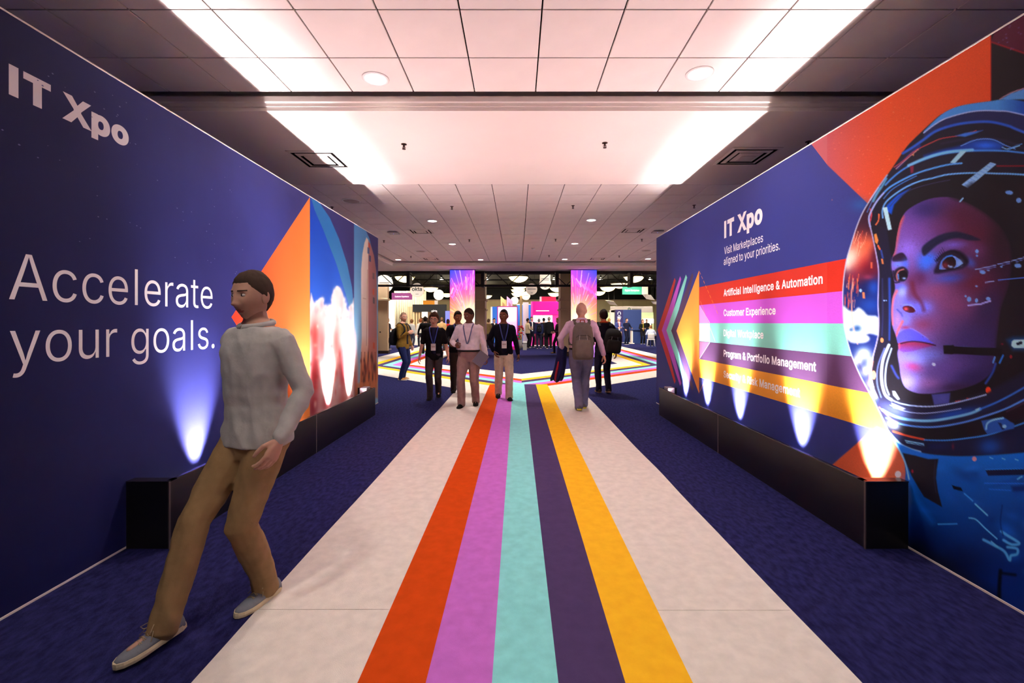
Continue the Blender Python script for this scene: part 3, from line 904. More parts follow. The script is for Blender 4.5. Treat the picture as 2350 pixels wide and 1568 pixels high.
p.stroke(l3, 4, (88, 164, 234), .95, 1.6)
p.stroke([(2028, 443), (2011.6, 463), (1999, 485.7), (1994, 502), (1997, 520)], 3.4, (176, 170, 226), .9, 1.6)
p.stroke([(2103, 404), (2073, 419), (2046, 436), (2028, 456)], 2.2, (70, 140, 220), .8, 1.2)
p.stroke([(2020, 430), (2005, 455), (1990, 487)], 2.5, (80, 130, 210), .8, 1.5)
p.stroke([(2034, 410), (2024, 428), (2012, 446), (2004, 462)], 5, (96, 190, 226), .8, 3)
p.fill([(2088, 382), (2097, 380), (2096, 396), (2090, 398)], (168, 40, 62), .85, 1.5)
p.fill([(2204, 347), (2218, 347), (2191.5, 375), (2180, 373.5)], (172, 216, 232), 1, .8)
# ---- dark interior
p.fill([(2036, 530), (2030, 480), (2046, 456), (2085, 428), (2140, 411), (2176, 402), (2232, 399), (2350, 403), (2600, 420), (2600, 800), (2350, 850), (2290, 885), (2240, 905), (2180, 922), (2120, 927), (2060, 918), (2034, 896), (2030, 860), (2042, 800), (2046, 700), (2046, 600)], (25, 20, 27), 1, 2)
p.fill([(2031, 482), (2036, 470), (2060, 447), (2090, 432), (2070, 450), (2052, 470), (2046, 492), (2036, 486)], (8, 82, 196), .95, 2)
l4 = [(2026, 500), (2025, 484), (2030, 469), (2040, 457), (2060.6, 441), (2085, 426.5), (2113.7, 415), (2140, 409), (2176, 400.5), (2232, 397), (2288, 398.5), (2350, 401), (2600, 418)]
p.stroke(l4, 3.6, (112, 178, 238), .95, 1.5)
p.stroke([(2042, 474), (2062, 453), (2095, 434), (2140, 421), (2180, 413)], 2, (60, 56, 90), .8, 1.5)
p.fill([(2025.7, 476.8), (2035.7, 475), (2046.6, 526.5), (2038, 528.8)], (196, 228, 242), 1, .8)
p.stroke([(2288, 381), (2350, 381), (2600, 385)], 3, (160, 22, 34), .9, 2, 0)
p.fill([(2273, 372.4), (2287, 376.6), (2221, 432), (2207, 424)], (146, 188, 226), 1, .8)
for k in range(9):
    t = k/9 + .05
    a = np.array([2273, 372.4])*(1-t) + np.array([2207, 424])*t; b = np.array([2287, 376.6])*(1-t) + np.array([2221, 432])*t
    p.stroke([a*.85+b*.15, a*.2+b*.8], 1.5, (96, 140, 190), .8, 1, 0)
# ---- face
face = [(2087, 479), (2070, 500), (2063, 520), (2058, 545), (2054, 575), (2047, 594), (2046, 614), (2052, 644), (2054, 664), (2048, 685), (2045.5, 714), (2047.5, 746), (2055, 768), (2058, 778), (2061, 790), (2062, 800), (2059.5, 812), (2063.6, 838), (2068, 868), (2078, 890), (2102, 902), (2130, 904), (2158, 901), (2204, 893), (2250, 876), (2280, 846), (2286, 800), (2290, 760), (2298, 706), (2314, 660), (2322, 610), (2318, 560), (2296, 520), (2262, 490), (2225, 468), (2183, 453), (2132, 457)]
fp = spline(face, 4, True)
def fcol(x, y):
    u = np.clip((x-2050)/250, 0, 1)[:, None]; v = np.clip((y-470)/430, 0, 1)[:, None]
    a = np.array([128, 84, 168])*(1-u) + np.array([66, 24, 42])*u
    b = np.array([150, 118, 204])*(1-u) + np.array([40, 26, 62])*u
    return a*(1-v) + b*v
p.fill(fp, fcol, 1, 1.2)
cl = Clip(p, fp)
p.blob(2100, 525, 50, 50, (132, 72, 150), .8)
p.blob(2130, 480, 50, 26, (48, 36, 92), .85)
p.blob(2205, 500, 55, 45, (84, 26, 48), .85)
p.blob(2240, 545, 60, 40, (92, 26, 46), .8)
p.blob(2300, 560, 30, 70, (46, 24, 36), .9)
p.blob(2160, 520, 30, 20, (110, 48, 96), .6)
p.stroke([(2070, 498), (2061, 525), (2056, 555), (2050, 585)], 9, (242, 88, 64), .9, 8)
p.blob(2086, 575, 24, 26, (158, 112, 218), .8)
p.blob(2092, 605, 14, 26, (150, 90, 170), .7)
p.blob(2130, 596, 22, 18, (54, 112, 232), .95); p.blob(2120, 612, 14, 16, (58, 120, 240), .8)
p.blob(2190, 562, 34, 10, (128, 96, 196), .8, -.05)
p.blob(2235, 575, 26, 18, (116, 60, 110), .7)
p.blob(2185, 640, 42, 10, (44, 92, 214), .85, -.1)
p.blob(2228, 604, 9, 14, (64, 110, 220), .8, -.7)
p.blob(2112, 640, 20, 24, (86, 30, 70), .85)
p.blob(2090, 660, 16, 34, (104, 30, 58), .9)
p.blob(2104, 690, 20, 20, (98, 26, 44), .9)
p.blob(2150, 670, 44, 26, (150, 66, 104), .8)
p.blob(2240, 650, 44, 38, (114, 32, 48), .85)
p.blob(2190, 700, 60, 34, (150, 70, 112), .8)
p.blob(2270, 720, 34, 60, (54, 34, 74), .85)
p.blob(2150, 740, 40, 36, (140, 74, 128), .7)
p.blob(2128, 705, 16, 14, (130, 110, 210), .8)
p.blob(2240, 800, 60, 50, (62, 42, 100), .8)
p.blob(2170, 850, 60, 34, (112, 74, 150), .8)
p.blob(2240, 870, 50, 26, (44, 30, 80), .9)
p.blob(2200, 890, 60, 12, (52, 26, 60), .8)
p.blob(2110, 770, 24, 24, (140, 80, 150), .5)
p.blob(2100, 825, 34, 16, (150, 146, 226), .85)
p.blob(2140, 815, 30, 14, (120, 120, 206), .7)
p.blob(2096, 842, 20, 10, (196, 60, 118), .85, .25)
p.blob(2090, 878, 28, 16, (176, 160, 232), .9)
p.blob(2130, 880, 30, 14, (170, 104, 170), .7)
# eye near
p.fill([(2115, 575), (2120, 563), (2142.5, 546.5), (2167, 536), (2195.5, 532), (2220, 538), (2250.6, 550.6), (2224, 551.5), (2199.6, 546.5), (2175, 550.6), (2150.6, 563), (2130, 581), (2120, 587)], (26, 27, 52), .97, 2.2, 3)
for k in range(18):
    t = k/17; a = 2117 + 110*t; b = 580 - 42*math.sin(t*1.9)
    p.stroke([(a, b), (a+7, b-9+12*t)], 1.4, (22, 22, 46), .7, 1, 0)
p.fill([(2144, 628), (2152, 603), (2163, 585), (2183, 574), (2203.7, 577), (2220, 591), (2223, 604), (2209, 616), (2183, 622)], (32, 20, 40), .96, 3, 3)
p.fill([(2155.7, 619), (2160, 600), (2172, 588), (2191.4, 588), (2211, 605), (2197.6, 614), (2175, 618.5)], (112, 146, 214), .98, 1, 2)
p.blob(2178, 603, 16, 16, (24, 10, 18), 1, 0, 1)
p.stroke([(2158, 618), (2161, 602), (2172, 590), (2185, 587)], 3, (60, 130, 220), .9, 1.5)
p.blob(2169, 609, 8, 8, (128, 34, 46), .85)
p.blob(2186, 607, 6, 7, (60, 24, 30), .6)
p.blob(2182, 612.5, 5, 2.4, (150, 190, 240), .95); p.blob(2177, 610, 2, 1.6, (180, 210, 250), .9)
p.blob(2203, 604, 6, 7, (150, 180, 232), .8)
p.stroke([(2156, 620), (2180, 619), (2198, 614), (2212, 605)], 2.5, (20, 14, 30), .9, 1.5)
p.stroke([(2150, 598), (2164, 584), (2184, 577), (2204, 584), (2218, 600)], 5, (18, 14, 28), .8, 3)
for k in range(7):
    p.stroke([(2150+k*3, 604-k*4), (2144+k*3, 596-k*4.6)], 1.2, (16, 14, 30), .8, 1, 0)
# eye far
p.fill([(2049, 590), (2061, 582), (2073, 581), (2082, 596), (2069, 600), (2049, 600)], (36, 18, 36), .95, 1.6, 3)
p.blob(2062, 607, 14, 7, (118, 140, 232), .9); p.blob(2078, 606, 8, 12, (70, 110, 220), .7)
p.fill([(2048, 632), (2056, 618), (2072, 612), (2084, 622), (2082, 636), (2074, 646), (2056, 646)], (30, 18, 34), .95, 2, 3)
p.blob(2072, 633, 11, 12, (16, 10, 18), 1, 0, 1)
p.stroke([(2060, 644), (2058, 632), (2063, 622), (2074, 618)], 3, (214, 110, 96), .85, 1.6)
p.stroke([(2062, 640), (2061, 630)], 3, (90, 150, 230), .8, 1.5)
p.blob(2075, 639, 4, 2.2, (170, 200, 245), .95)
p.stroke([(2050, 622), (2047, 634), (2052, 648), (2064, 648)], 3, (18, 12, 22), .9, 2)
p.blob(2068, 660, 13, 8, (58, 76, 206), .9)
# nose
p.blob(2070, 672, 12, 17, (176, 176, 246), .95, .25)
p.blob(2082, 703, 36, 20, (112, 108, 222), .95, .1)
p.blob(2112, 706, 14, 14, (110, 104, 214), .8)
p.blob(2062, 693, 12, 12, (140, 120, 226), .8)
p.stroke([(2094, 650), (2100, 676), (2114, 694), (2120, 712)], 7, (104, 26, 44), .7, 8)
p.stroke([(2058, 668), (2050, 684), (2047, 712), (2048, 745)], 6, (240, 104, 100), .85, 5)
p.blob(2086, 710, 15, 7.5, (74, 10, 22), 1, .25, 1)
p.blob(2079, 709, 5, 4, (255, 80, 76), .95)
p.stroke([(2059, 711), (2068, 720), (2071, 726)], 4, (40, 60, 150), .8, 3)
p.stroke([(2072, 700), (2090, 700), (2102, 712)], 2.5, (150, 150, 240), .6, 2)
p.blob(2080, 735, 12, 16, (126, 124, 220), .85)
p.blob(2116, 745, 26, 16, (136, 46, 76), .7)
p.stroke([(2071, 738), (2062, 756), (2058, 772)], 6, (238, 90, 84), .9, 4)
p.blob(2060, 735, 8, 20, (200, 130, 190), .7)
# lips
p.fill([(2058, 776), (2063.6, 764), (2078, 756), (2088, 755), (2107, 764), (2128, 778), (2146, 792), (2112, 786), (2077, 783), (2061, 788)], (88, 78, 202), .97, 1.6, 3)
p.stroke([(2062, 763), (2076, 755), (2090, 754), (2108, 763), (2130, 778)], 2.5, (120, 120, 226), .6, 2)
p.blob(2078, 752, 10, 4, (170, 40, 60), .7)
p.fill([(2061, 789), (2077, 784), (2089, 784), (2118.7, 786), (2146, 792), (2112, 801), (2090, 807), (2070, 807), (2062, 800)], lambda x, y: np.array([150, 40, 78]) + np.clip((y-790)/16, 0, 1)[:, None]*np.array([-24, 24, 90]), .97, 1.6, 3)
p.stroke([(2062, 790), (2090, 784), (2118, 786), (2147, 793)], 3, (50, 12, 34), .9, 2)
p.stroke([(2063, 799), (2064, 790)], 4, (240, 80, 90), .8, 3)
p.blob(2143, 836.5, 4.5, 3.6, (210, 206, 245), 1, .4, 1)
for k in range(90):
    a, b = rnd.uniform(2060, 2280), rnd.uniform(500, 890)
    p.blob(a, b, 1.1, 1.0, (80, 34, 66), .45)
cl.end()
# hair / hood, mic boom, helmet lights
p.fill([(2183, 453), (2225, 468), (2262, 490), (2296, 520), (2318, 560), (2322, 610), (2314, 660), (2298, 706), (2288, 780), (2284, 850), (2330, 850), (2600, 700), (2600, 430), (2230, 420)], (28, 21, 28), .97, 7)
p.fill([(2164.7, 793), (2187.6, 792), (2190, 795), (2284, 798.7), (2300, 800), (2300, 818), (2284, 817), (2190, 812.5), (2185, 813.7), (2165.8, 812.5)], (17, 13, 21), 1, .9)
p.stroke([(2168, 792), (2188, 791), (2200, 795), (2284, 798)], 1.2, (70, 70, 120), .7, 1, 0)
p.fill([(2310, 780), (2325, 774), (2600, 770), (2600, 808), (2325, 804)], (20, 90, 150), .7, 6)
p.fill([(2322, 784), (2327, 780), (2600, 777), (2600, 800), (2327, 799), (2321, 794)], (190, 224, 238), 1, 1.2)
p.fill([(2331, 788), (2343, 783), (2347, 786), (2345, 790), (2335, 793)], (14, 24, 44), 1, .8)
p.stroke([(2283, 820), (2279, 832)], 4, (90, 150, 220), .9, 1.5); p.stroke([(2302, 816), (2294, 833)], 4, (40, 130, 220), .9, 1.5)
p.stroke([(2285, 835), (2278, 855), (2262, 880)], 5, (36, 74, 170), .85, 3)
p.blob(2268, 896, 6, 8, (255, 66, 30), 1, 0, 1); p.blob(2275, 902, 5, 4, (220, 30, 20), 1, 0, 1)
p.blob(2320, 819, 3, 4, (150, 30, 40), 1, 0, 1); p.blob(2300, 790, 3, 2, (140, 20, 40), 1)
p.stroke([(2193, 922), (2204, 920)], 3, (200, 50, 40), .9); p.stroke([(2219, 915), (2230, 917)], 3, (200, 40, 30), .9)
p.fill([(2138, 905.5), (2181, 902), (2178, 926), (2144, 930)], (74, 74, 146), .95, 2)
p.blob(2165, 915, 12, 8, (90, 84, 160), .6)
# HUD marks
for s0, s1 in (((2238, 619), (2285, 609)), ((2290, 606.5), (2317, 600.5)), ((2321, 599.5), (2350, 591)), ((2350, 591), (2420, 574))):
    p.stroke([s0, s1], 2, (150, 172, 232), .9, 1, 0)
    p.stroke([(s0[0]+10, s0[1]+2.5), (s1[0], s1[1]+4)], 1.6, (110, 130, 210), .8, 1, 0)
p.stroke([(2261, 648.6), (2281, 645.5)], 2.2, (160, 176, 230), .9, 1, 0)
p.stroke([(2291, 643.5), (2350, 637), (2450, 626)], 2.4, (80, 120, 210), .9, 1, 0)
for a, b, rx, ry in ((2242, 577, 4, 4.5), (2242, 587, 2.4, 2.4), (2255, 625, 7, 4), (2268, 621, 3.5, 1.5), (2336, 610, 8, 5), (2298, 612, 3, 2), (2224, 687, 5, 6), (2241, 690, 3.4, 5), (2268, 686, 5.5, 4), (2241, 657, 3, 2), (2316, 442, 9, 4.6), (2338, 460, 6, 6), (2216, 680, 2.5, 2.5)):
    p.blob(a, b, rx, ry, (118, 166, 226), .9, .1, 1)
p.stroke([(2222, 701), (2252, 698), (2256, 696), (2273, 691)], 4, (178, 164, 224), .9, 1.2, 0)
p.stroke([(2203, 463), (2210, 455)], 3, (150, 200, 240), 1, 1, 0)
# ---- lower rim
p.fill([(2011, 929), (2020, 910), (2034, 905), (2060, 925), (2120, 934), (2180, 928), (2250, 910), (2350, 860), (2600, 740), (2600, 1000), (2350, 930), (2260, 958), (2160, 982), (2080, 978), (2030, 962)], (30, 28, 52), .97, 3)
p.blob(2190, 950, 60, 9, (18, 74, 172), .9, -.2)
p.blob(2060, 945, 40, 14, (120, 130, 190), .6, .4)
wh = (236, 244, 255)
p.stroke([(2040, 792), (2026, 828), (2023, 870), (2031, 905), (2046, 918)], 6, wh, .95, 2.5)
p.stroke([(2046, 800), (2034, 840), (2032, 880), (2040, 906)], 3.5, (200, 216, 250), .9, 2)
p.stroke([(2030, 800), (2015, 840), (2013, 880), (2022, 912)], 3, (120, 140, 220), .8, 2.5)
p.stroke([(2046, 840), (2056, 860), (2062, 868)], 5, (60, 80, 180), .7, 4)
p.fill([(2048, 898), (2054, 898), (2065, 916), (2060, 918), (2050, 908)], (236, 240, 252), .95, 1.2)
p.fill([(2046, 925), (2078, 938), (2068, 941), (2050, 936)], (225, 232, 248), .95, 1.5)
p.stroke([(2042, 916), (2066, 926), (2100, 932), (2139, 933), (2181, 927), (2227, 916), (2263, 906)], 3, (176, 190, 232), .95, 1.3)
p.stroke([(2043, 930), (2077, 944), (2119, 949), (2169, 944), (2205, 938)], 2.2, (180, 190, 226), .85, 1.3)
p.stroke([(2025, 941), (2054, 956), (2089, 964), (2135, 966), (2181, 959.5), (2227, 949), (2250, 939)], 6, (128, 196, 246), .97, 2.2)
p.stroke([(2250, 939), (2295, 920), (2350, 890), (2450, 830)], 4, (50, 120, 214), .9, 2)
p.fill([(2238, 940), (2250, 935), (2246, 941), (2240, 943)], (170, 215, 245), 1, 1)
p.stroke([(2018, 935), (2045, 962), (2060, 970)], 3, (230, 120, 100), .8, 2)
p.stroke([(2034, 959.5), (2066, 973), (2112, 980), (2158, 979), (2215, 968.7), (2261, 955), (2307, 939), (2350, 918), (2450, 870)], 4, (92, 146, 226), .95, 1.6)
p.fill([(2032, 964), (2066, 977), (2112, 985), (2158, 984), (2215, 974), (2261, 960), (2350, 924), (2600, 820), (2600, 900), (2350, 968), (2272, 995), (2215, 1004), (2169, 1009), (2121, 1008), (2084, 999), (2050, 988), (2039, 986)], (25, 20, 29), .98, 1.5)
p.blob(2050, 975, 14, 8, (225, 235, 252), .8, .4)
p.fill([(2043, 990), (2050, 990), (2084, 1002), (2121, 1011), (2169, 1013), (2215, 1009), (2272, 1000), (2350, 975), (2600, 900), (2600, 1010), (2350, 1038), (2227, 1046), (2158, 1044), (2112, 1037), (2072, 1022), (2052, 1012)], (19, 24, 56), .98, 1.5)
p.blob(2272, 1025, 26, 18, (18, 76, 160), .9)
p.blob(2150, 1025, 30, 8, (16, 30, 80), .7)
p.blob(2187, 1025, 3, 7, (130, 26, 50), .8)
p.stroke([(2050, 990.5), (2084, 1001), (2121, 1009)], 4.5, (242, 78, 44), .95, 1.6)
p.stroke([(2121, 1010), (2169, 1011), (2215, 1006.5), (2272.6, 997), (2350, 971), (2450, 935)], 3, (62, 142, 222), .95, 1.3)
p.fill([(2076, 1010), (2120, 1018), (2122, 1024), (2080, 1017)], (150, 212, 246), .95, 1)
p.stroke([(2079, 1014), (2118, 1021.5)], 1.6, (24, 40, 70), .9, .8, 0)
p.blob(2125, 1024, 5, 6, (20, 26, 50), .9)
p.stroke([(2043, 996), (2056, 1010), (2070.5, 1022), (2090, 1031), (2112, 1037.5)], 5, (170, 206, 246), .9, 2.5)
p.fill([(2252, 966), (2302, 957), (2328, 973), (2327, 984), (2266, 997), (2258, 986)], (40, 88, 166), .97, 1.3)
p.stroke([(2263, 985), (2266, 972), (2280, 964), (2302, 960)], 4, (150, 206, 240), .95, 1.5)
p.fill([(2290, 970), (2297, 971), (2306, 985), (2300, 987)], (16, 30, 70), .9); p.blob(2305, 979, 5, 4, (150, 206, 240), .95, 0, 1)
p.fill([(2300, 950), (2350, 930), (2600, 850), (2600, 900), (2350, 960), (2320, 968)], (34, 16, 28), .9, 3)
p.stroke([(2310, 945), (2350, 925)], 3, (90, 40, 70), .7, 3)
# ---- suit
suit = np.vstack([spline([(2056, 1016), (2072, 1023), (2112, 1038), (2158, 1045), (2227, 1047), (2350, 1039), (2600, 1015)], 4), np.array([(2600, 1900), (2064, 1500)]), spline(body_left[::-1], 4)])
def suit_col(x, y):
    v = np.clip((y-1045)/260, 0, 1)[:, None]
    return np.array([10, 108, 200])*(1-v)**1.2 + np.array([4, 40, 110])*v
p.fill(suit, suit_col, 1, 1.5)
cl = Clip(p, suit)
for k in range(34):
    a, b = rnd.uniform(2070, 2400), rnd.uniform(1060, 1320)
    p.blob(a, b, rnd.uniform(10, 34), rnd.uniform(5, 14), rnd.choice([(16, 122, 216), (6, 56, 140), (4, 40, 104), (20, 96, 190)]), .45, rnd.uniform(-.5, .9))
p.stroke([(2078, 1075), (2092, 1110), (2105, 1150), (2140, 1200)], 12, (20, 120, 220), .5, 12)
p.blob(2110, 1240, 50, 40, (4, 26, 76), .8); p.blob(2180, 1300, 80, 50, (3, 14, 46), .85); p.blob(2090, 1290, 40, 40, (4, 8, 26), .9)
p.fill([(2060, 1250), (2120, 1255), (2200, 1320), (2330, 1400), (2400, 1500), (2060, 1500)], (4, 6, 20), .9, 26)
p.fill([(2072, 1040), (2100, 1046), (2130, 1054), (2153.6, 1053.5), (2150, 1075), (2148, 1098), (2153, 1130), (2162, 1164), (2121, 1141), (2108, 1120), (2092, 1092), (2080, 1064)], (29, 24, 34), 1, 1.3)
p.stroke([(2146, 1058), (2144, 1098), (2148, 1130)], 3, (44, 44, 70), .7, 2)
p.blob(2094, 1082, 2.6, 4, (180, 30, 50), 1, 0, 1)
p.fill([(2184.5, 1114), (2205.5, 1119.5), (2209.7, 1128), (2188.7, 1123)], (12, 14, 30), 1, .8)
p.fill([(2261.6, 1079), (2600, 1065), (2600, 1085), (2268, 1092)], (9, 20, 56), 1, 1)
p.stroke([(2261.6, 1078), (2350, 1076), (2600, 1066)], 2.2, (30, 130, 224), .9, 1, 0)
p.stroke([(2259, 1109.5), (2350, 1110), (2600, 1100)], 2.2, (30, 116, 214), .9, 1.2, 0)
p.stroke([(2270, 1123), (2320, 1126)], 2, (30, 116, 214), .8, 1.2, 0)
p.fill([(2320, 1116), (2600, 1108), (2600, 1128), (2325, 1128)], (6, 30, 90), .8, 3)
p.stroke([(2213, 1133), (2228, 1146), (2232, 1150)], 3, (70, 170, 226), .8, 2)
p.stroke([(2238, 1157), (2252, 1170), (2266, 1183)], 3.4, (124, 206, 242), .95, 1.6)
p.stroke([(2224, 1189), (2240, 1193), (2262, 1214), (2288, 1237)], 3, (110, 196, 238), .95, 1.6)
p.stroke([(2153, 1203.5), (2180, 1203), (2196, 1202.5)], 3, (70, 166, 226), .9, 2)
p.stroke([(2257, 1239), (2282, 1252), (2305, 1266), (2317, 1286), (2320, 1276), (2334, 1272), (2334, 1260), (2312, 1256)], 6, (96, 186, 232), .9, 3)
p.stroke([(2298, 1220), (2313, 1230), (2339, 1247), (2322, 1250), (2303, 1240)], 6, (96, 186, 232), .9, 3)
p.stroke([(2275, 1243), (2290, 1256)], 3, (120, 200, 240), .9, 2)
p.stroke([(2300, 1160), (2296, 1200), (2302, 1230)], 3, (4, 30, 90), .7, 3)
for a, b in ((2300, 1052), (2330, 1054), (2272, 1050)): p.stroke([(a, b), (a+6, b+3)], 2.6, (130, 196, 240), .9, 1.2, 0)
p.stroke([(2335, 1100), (2345, 1094)], 3, (120, 200, 240), .9, 1.2, 0)
p.blob(2236, 1053.5, 5, 5.4, (236, 150, 156), 1, 0, 1)
p.fill([(2296, 1310), (2330, 1318), (2600, 1360), (2600, 1600), (2296, 1500)], (6, 40, 110), .8, 8)
p.stroke([(2296, 1310), (2293, 1360), (2296, 1420)], 8, (3, 5, 14), .9, 5)
p.stroke([(2300, 1316), (2330, 1320)], 6, (3, 6, 18), .8, 5)
cl.end()
p.blob(2072, 1148, 7, 26, (250, 100, 52), .95)
p.blob(2073, 1110, 5, 20, (150, 110, 170), .8)
p.blob(2061, 1089, 7, 8, (255, 226, 214), 1, 0, 1)
p.stroke([(2039, 990), (2054, 1014), (2073, 1052), (2080, 1072), (2086, 1100)], 3.4, (180, 220, 250), .9, 2.5)
nz = np.array([noise.noise(Vector((a*.55, b*.55, 0.0))) for a, b in zip(p.x, p.y)])*.6 + np.random.RandomState(4).normal(0, .35, len(p.x))
inface = Paint(p.x, p.y); inface.fill(fp, (1, 1, 1), soft=2)
p.c = p.c*(1 + nz[:, None]*(.035 + .035*inface.c[:, :1]))
cool = np.clip((p.x-1990)/60, 0, 1)[:, None]      # the cool inks of helmet, face and suit
p.c = p.c*(1 + cool*(np.array([[.95, 1.07, 1.20]]) - 1))
Pg = np.stack([np.full_like(Yg, WX - 0.00004), Yg, Zg], -1)
M_printR = vcol_mat('astronaut_print')
link('astronaut_print', grid_mesh('astronaut_print', Pg[:, ::-1].copy(), p.linear().reshape(Yg.shape + (3,))[:, ::-1].reshape(-1, 3), M_printR), WR)
# orange corner of the design left of the astronaut sheet, near the top edge
ya0, za0 = wallpx(1862, 345)
wall_poly('orange_corner', 1, [(ya0, WH), (YJ, WH), (YJ, wallpx(1898, 378)[1])], mat('print_dusty_orange', (190, 88, 98), .5), WR, 1)
# ------------------------------------------------------------------ light troughs in front of the graphic walls
M_trough = mat('trough_black', (22, 18, 20), 0.35, spec=0.5, var=0.1, vscale=4)
M_rim = mat('trough_rim', (40, 32, 32), 0.16, spec=0.9, metal=0.2)
M_joint = mat('trough_joint', (150, 130, 130), 0.4)
def trough(side, y0, y1, label, near_end, far_end):
    root = empty('light_trough', (side*2.39, (y0+y1)/2, 0)); tag(root, label, 'light box', 'black light troughs along the graphic walls')
    cx_, cy_ = side*2.39, (y0+y1)/2
    def bx(name, xa, xb, ya, yb, za, zb, m, bev=0.0):
        xa, xb = sorted((side*xa - cx_, side*xb - cx_))
        return MB().box(xa, xb, ya-cy_, yb-cy_, za, zb, bev).build(name, m, root)
    bx('front_panel', 2.25, 2.268, y0, y1, 0.0, 0.43, M_trough, 0.002)
    bx('top_rim', 2.246, 2.274, y0, y1, 0.43, 0.437, M_rim, 0.001)
    bx('floor_tray', 2.268, 2.525, y0, y1, 0.0, 0.01, M_black)
    if near_end:
        bx('end_panel', 2.25, 2.525, y0-0.014, y0, 0.0, 0.43, M_trough, 0.002)
        bx('end_cap', 2.246, 2.525, y0-0.018, y0+0.055, 0.43, 0.437, M_rim, 0.001)
        bx('corner_strip', 2.243, 2.25, y0-0.018, y0-0.006, 0.0, 0.43, mat('trough_corner', (90, 78, 74), .3, spec=.6))
    if far_end:
        bx('end_panel', 2.25, 2.525, y1, y1+0.014, 0.0, 0.43, M_trough, 0.002)
        bx('cable_box', 2.31, 2.42, y1-0.22, y1-0.04, 0.36, 0.46, mat('cable_box_grey', (150, 140, 150), .5), 0.01)
    else:
        bx('joint_strip', 2.246, 2.25, y1-0.006, y1, 0.0, 0.43, M_joint)
for s, nm in ((-1, 'left'), (1, 'right')):
    trough(s, 2.95, 5.10, f'nearer black light trough at the foot of the {nm} graphic wall', True, False)
    trough(s, 5.10, 7.20, f'farther black light trough at the foot of the {nm} graphic wall', False, True)

# floor uplights standing inside the troughs
up0 = {}
UP_L = [3.58, 4.47, 5.33, 6.10, 6.85]
UP_R = [3.22, 4.05, 5.18, 6.06, 6.84]
ORD = ['first', 'second', 'third', 'fourth', 'fifth', 'sixth', 'seventh', 'eighth', 'ninth', 'tenth']
M_lens = mat('uplight_lens', (255, 255, 255), 0.3, emit=(255, 248, 255), estr=6)
ul_data = bpy.data.lights.new('uplight_beam', 'SPOT')
ul_data.energy = UPLIGHT_W
ul_data.color = (1.0, 0.94, 0.97)
ul_data.spot_size = math.radians(50)
ul_data.spot_blend = 1.0
ul_data.shadow_soft_size = 0.03
fl_data = bpy.data.lights.new('uplight_spill', 'SPOT')
fl_data.energy = FLOOD_W
fl_data.color = (1.0, 0.74, 0.73)
fl_data.spot_size = math.radians(112)
fl_data.spot_blend = 1.0
fl_data.shadow_soft_size = 0.07
for s, ys, nm in ((-1, UP_L, 'left'), (1, UP_R, 'right')):
    for i, yy in enumerate(ys):
        r = empty('floor_uplight', (s*2.42, yy, 0.01)); tag(r, f'{ORD[i]} floor uplight from the near end inside the {nm} trough', 'lamp', 'floor uplights in the troughs')
        if not up0:
            up0['h'] = MB().lathe([(0.035, 0.06), (0.05, 0.07), (0.055, 0.185), (0.05, 0.195), (0.046, 0.19)], 16).mesh('housing', M_blackmet, True)
            up0['l'] = MB().lathe([(0.0005, 0.191), (0.045, 0.191), (0.045, 0.194), (0.0005, 0.194)], 16).mesh('lens', M_lens)
            up0['b'] = MB().box(-0.06, 0.06, -0.05, 0.05, 0, 0.03, 0.004).box(-0.012, 0.012, -0.03, 0.03, 0.03, 0.07).mesh('base', M_black)
        link('housing', up0['h'], r); link('lens', up0['l'], r); link('base', up0['b'], r)
        lo = bpy.data.objects.new('uplight_beam', ul_data); COL.objects.link(lo); lo.parent = r
        lo.location = (0, 0, 0.21); lo.rotation_euler = (PI, s*math.radians(11.0), 0)
        lo = bpy.data.objects.new('uplight_spill', fl_data); COL.objects.link(lo); lo.parent = r
        lo.location = (-s*0.06, 0, 0.33); lo.rotation_euler = (PI, -s*math.radians(22.0), 0)

# ------------------------------------------------------------------ things in the ceiling
def cpt(px, py, z):
    Y = (z - CAM_H)*F/(VY - py)
    return Vector(((px - VX)*Y/F, Y, z))
dl_data = bpy.data.lights.new('downlight_beam', 'SPOT')
dl_data.energy = DOWN_W
dl_data.color = (1.0, 0.91, 0.82)
dl_data.spot_size = math.radians(125)
dl_data.spot_blend = 0.9
dl_data.shadow_soft_size = 0.08
df_data = dl_data.copy(); df_data.energy = DOWN_FAR_W
da_data = dl_data.copy(); da_data.energy = AISLE_FILL_W
M_glow = mat('downlight_glow', (255, 250, 245), 0.4, emit=(255, 244, 232), estr=9)
dm = {}
def downlight(pt, label, w=1.0):
    r = empty('ceiling_downlight', pt); tag(r, label, 'ceiling lamp', 'recessed round ceiling downlights')
    if not dm:
        dm['r'] = MB().lathe([(0.098, 0.0), (0.125, -0.001), (0.125, -0.007), (0.10, -0.012), (0.096, -0.004), (0.098, 0.0)], 28, cap=False).mesh('trim_ring', M_white, True)
        dm['d'] = MB().lathe([(0.0005, -0.003), (0.097, -0.003), (0.097, -0.001), (0.0005, -0.001)], 28).mesh('glowing_disc', M_glow)
    link('trim_ring', dm['r'], r); link('glowing_disc', dm['d'], r)
    lo = bpy.data.objects.new('downlight_beam', da_data if abs(pt[0]) > 6 else df_data if pt[1] > 7 else dl_data); COL.objects.link(lo); lo.parent = r; lo.location = (0, 0, -0.03)
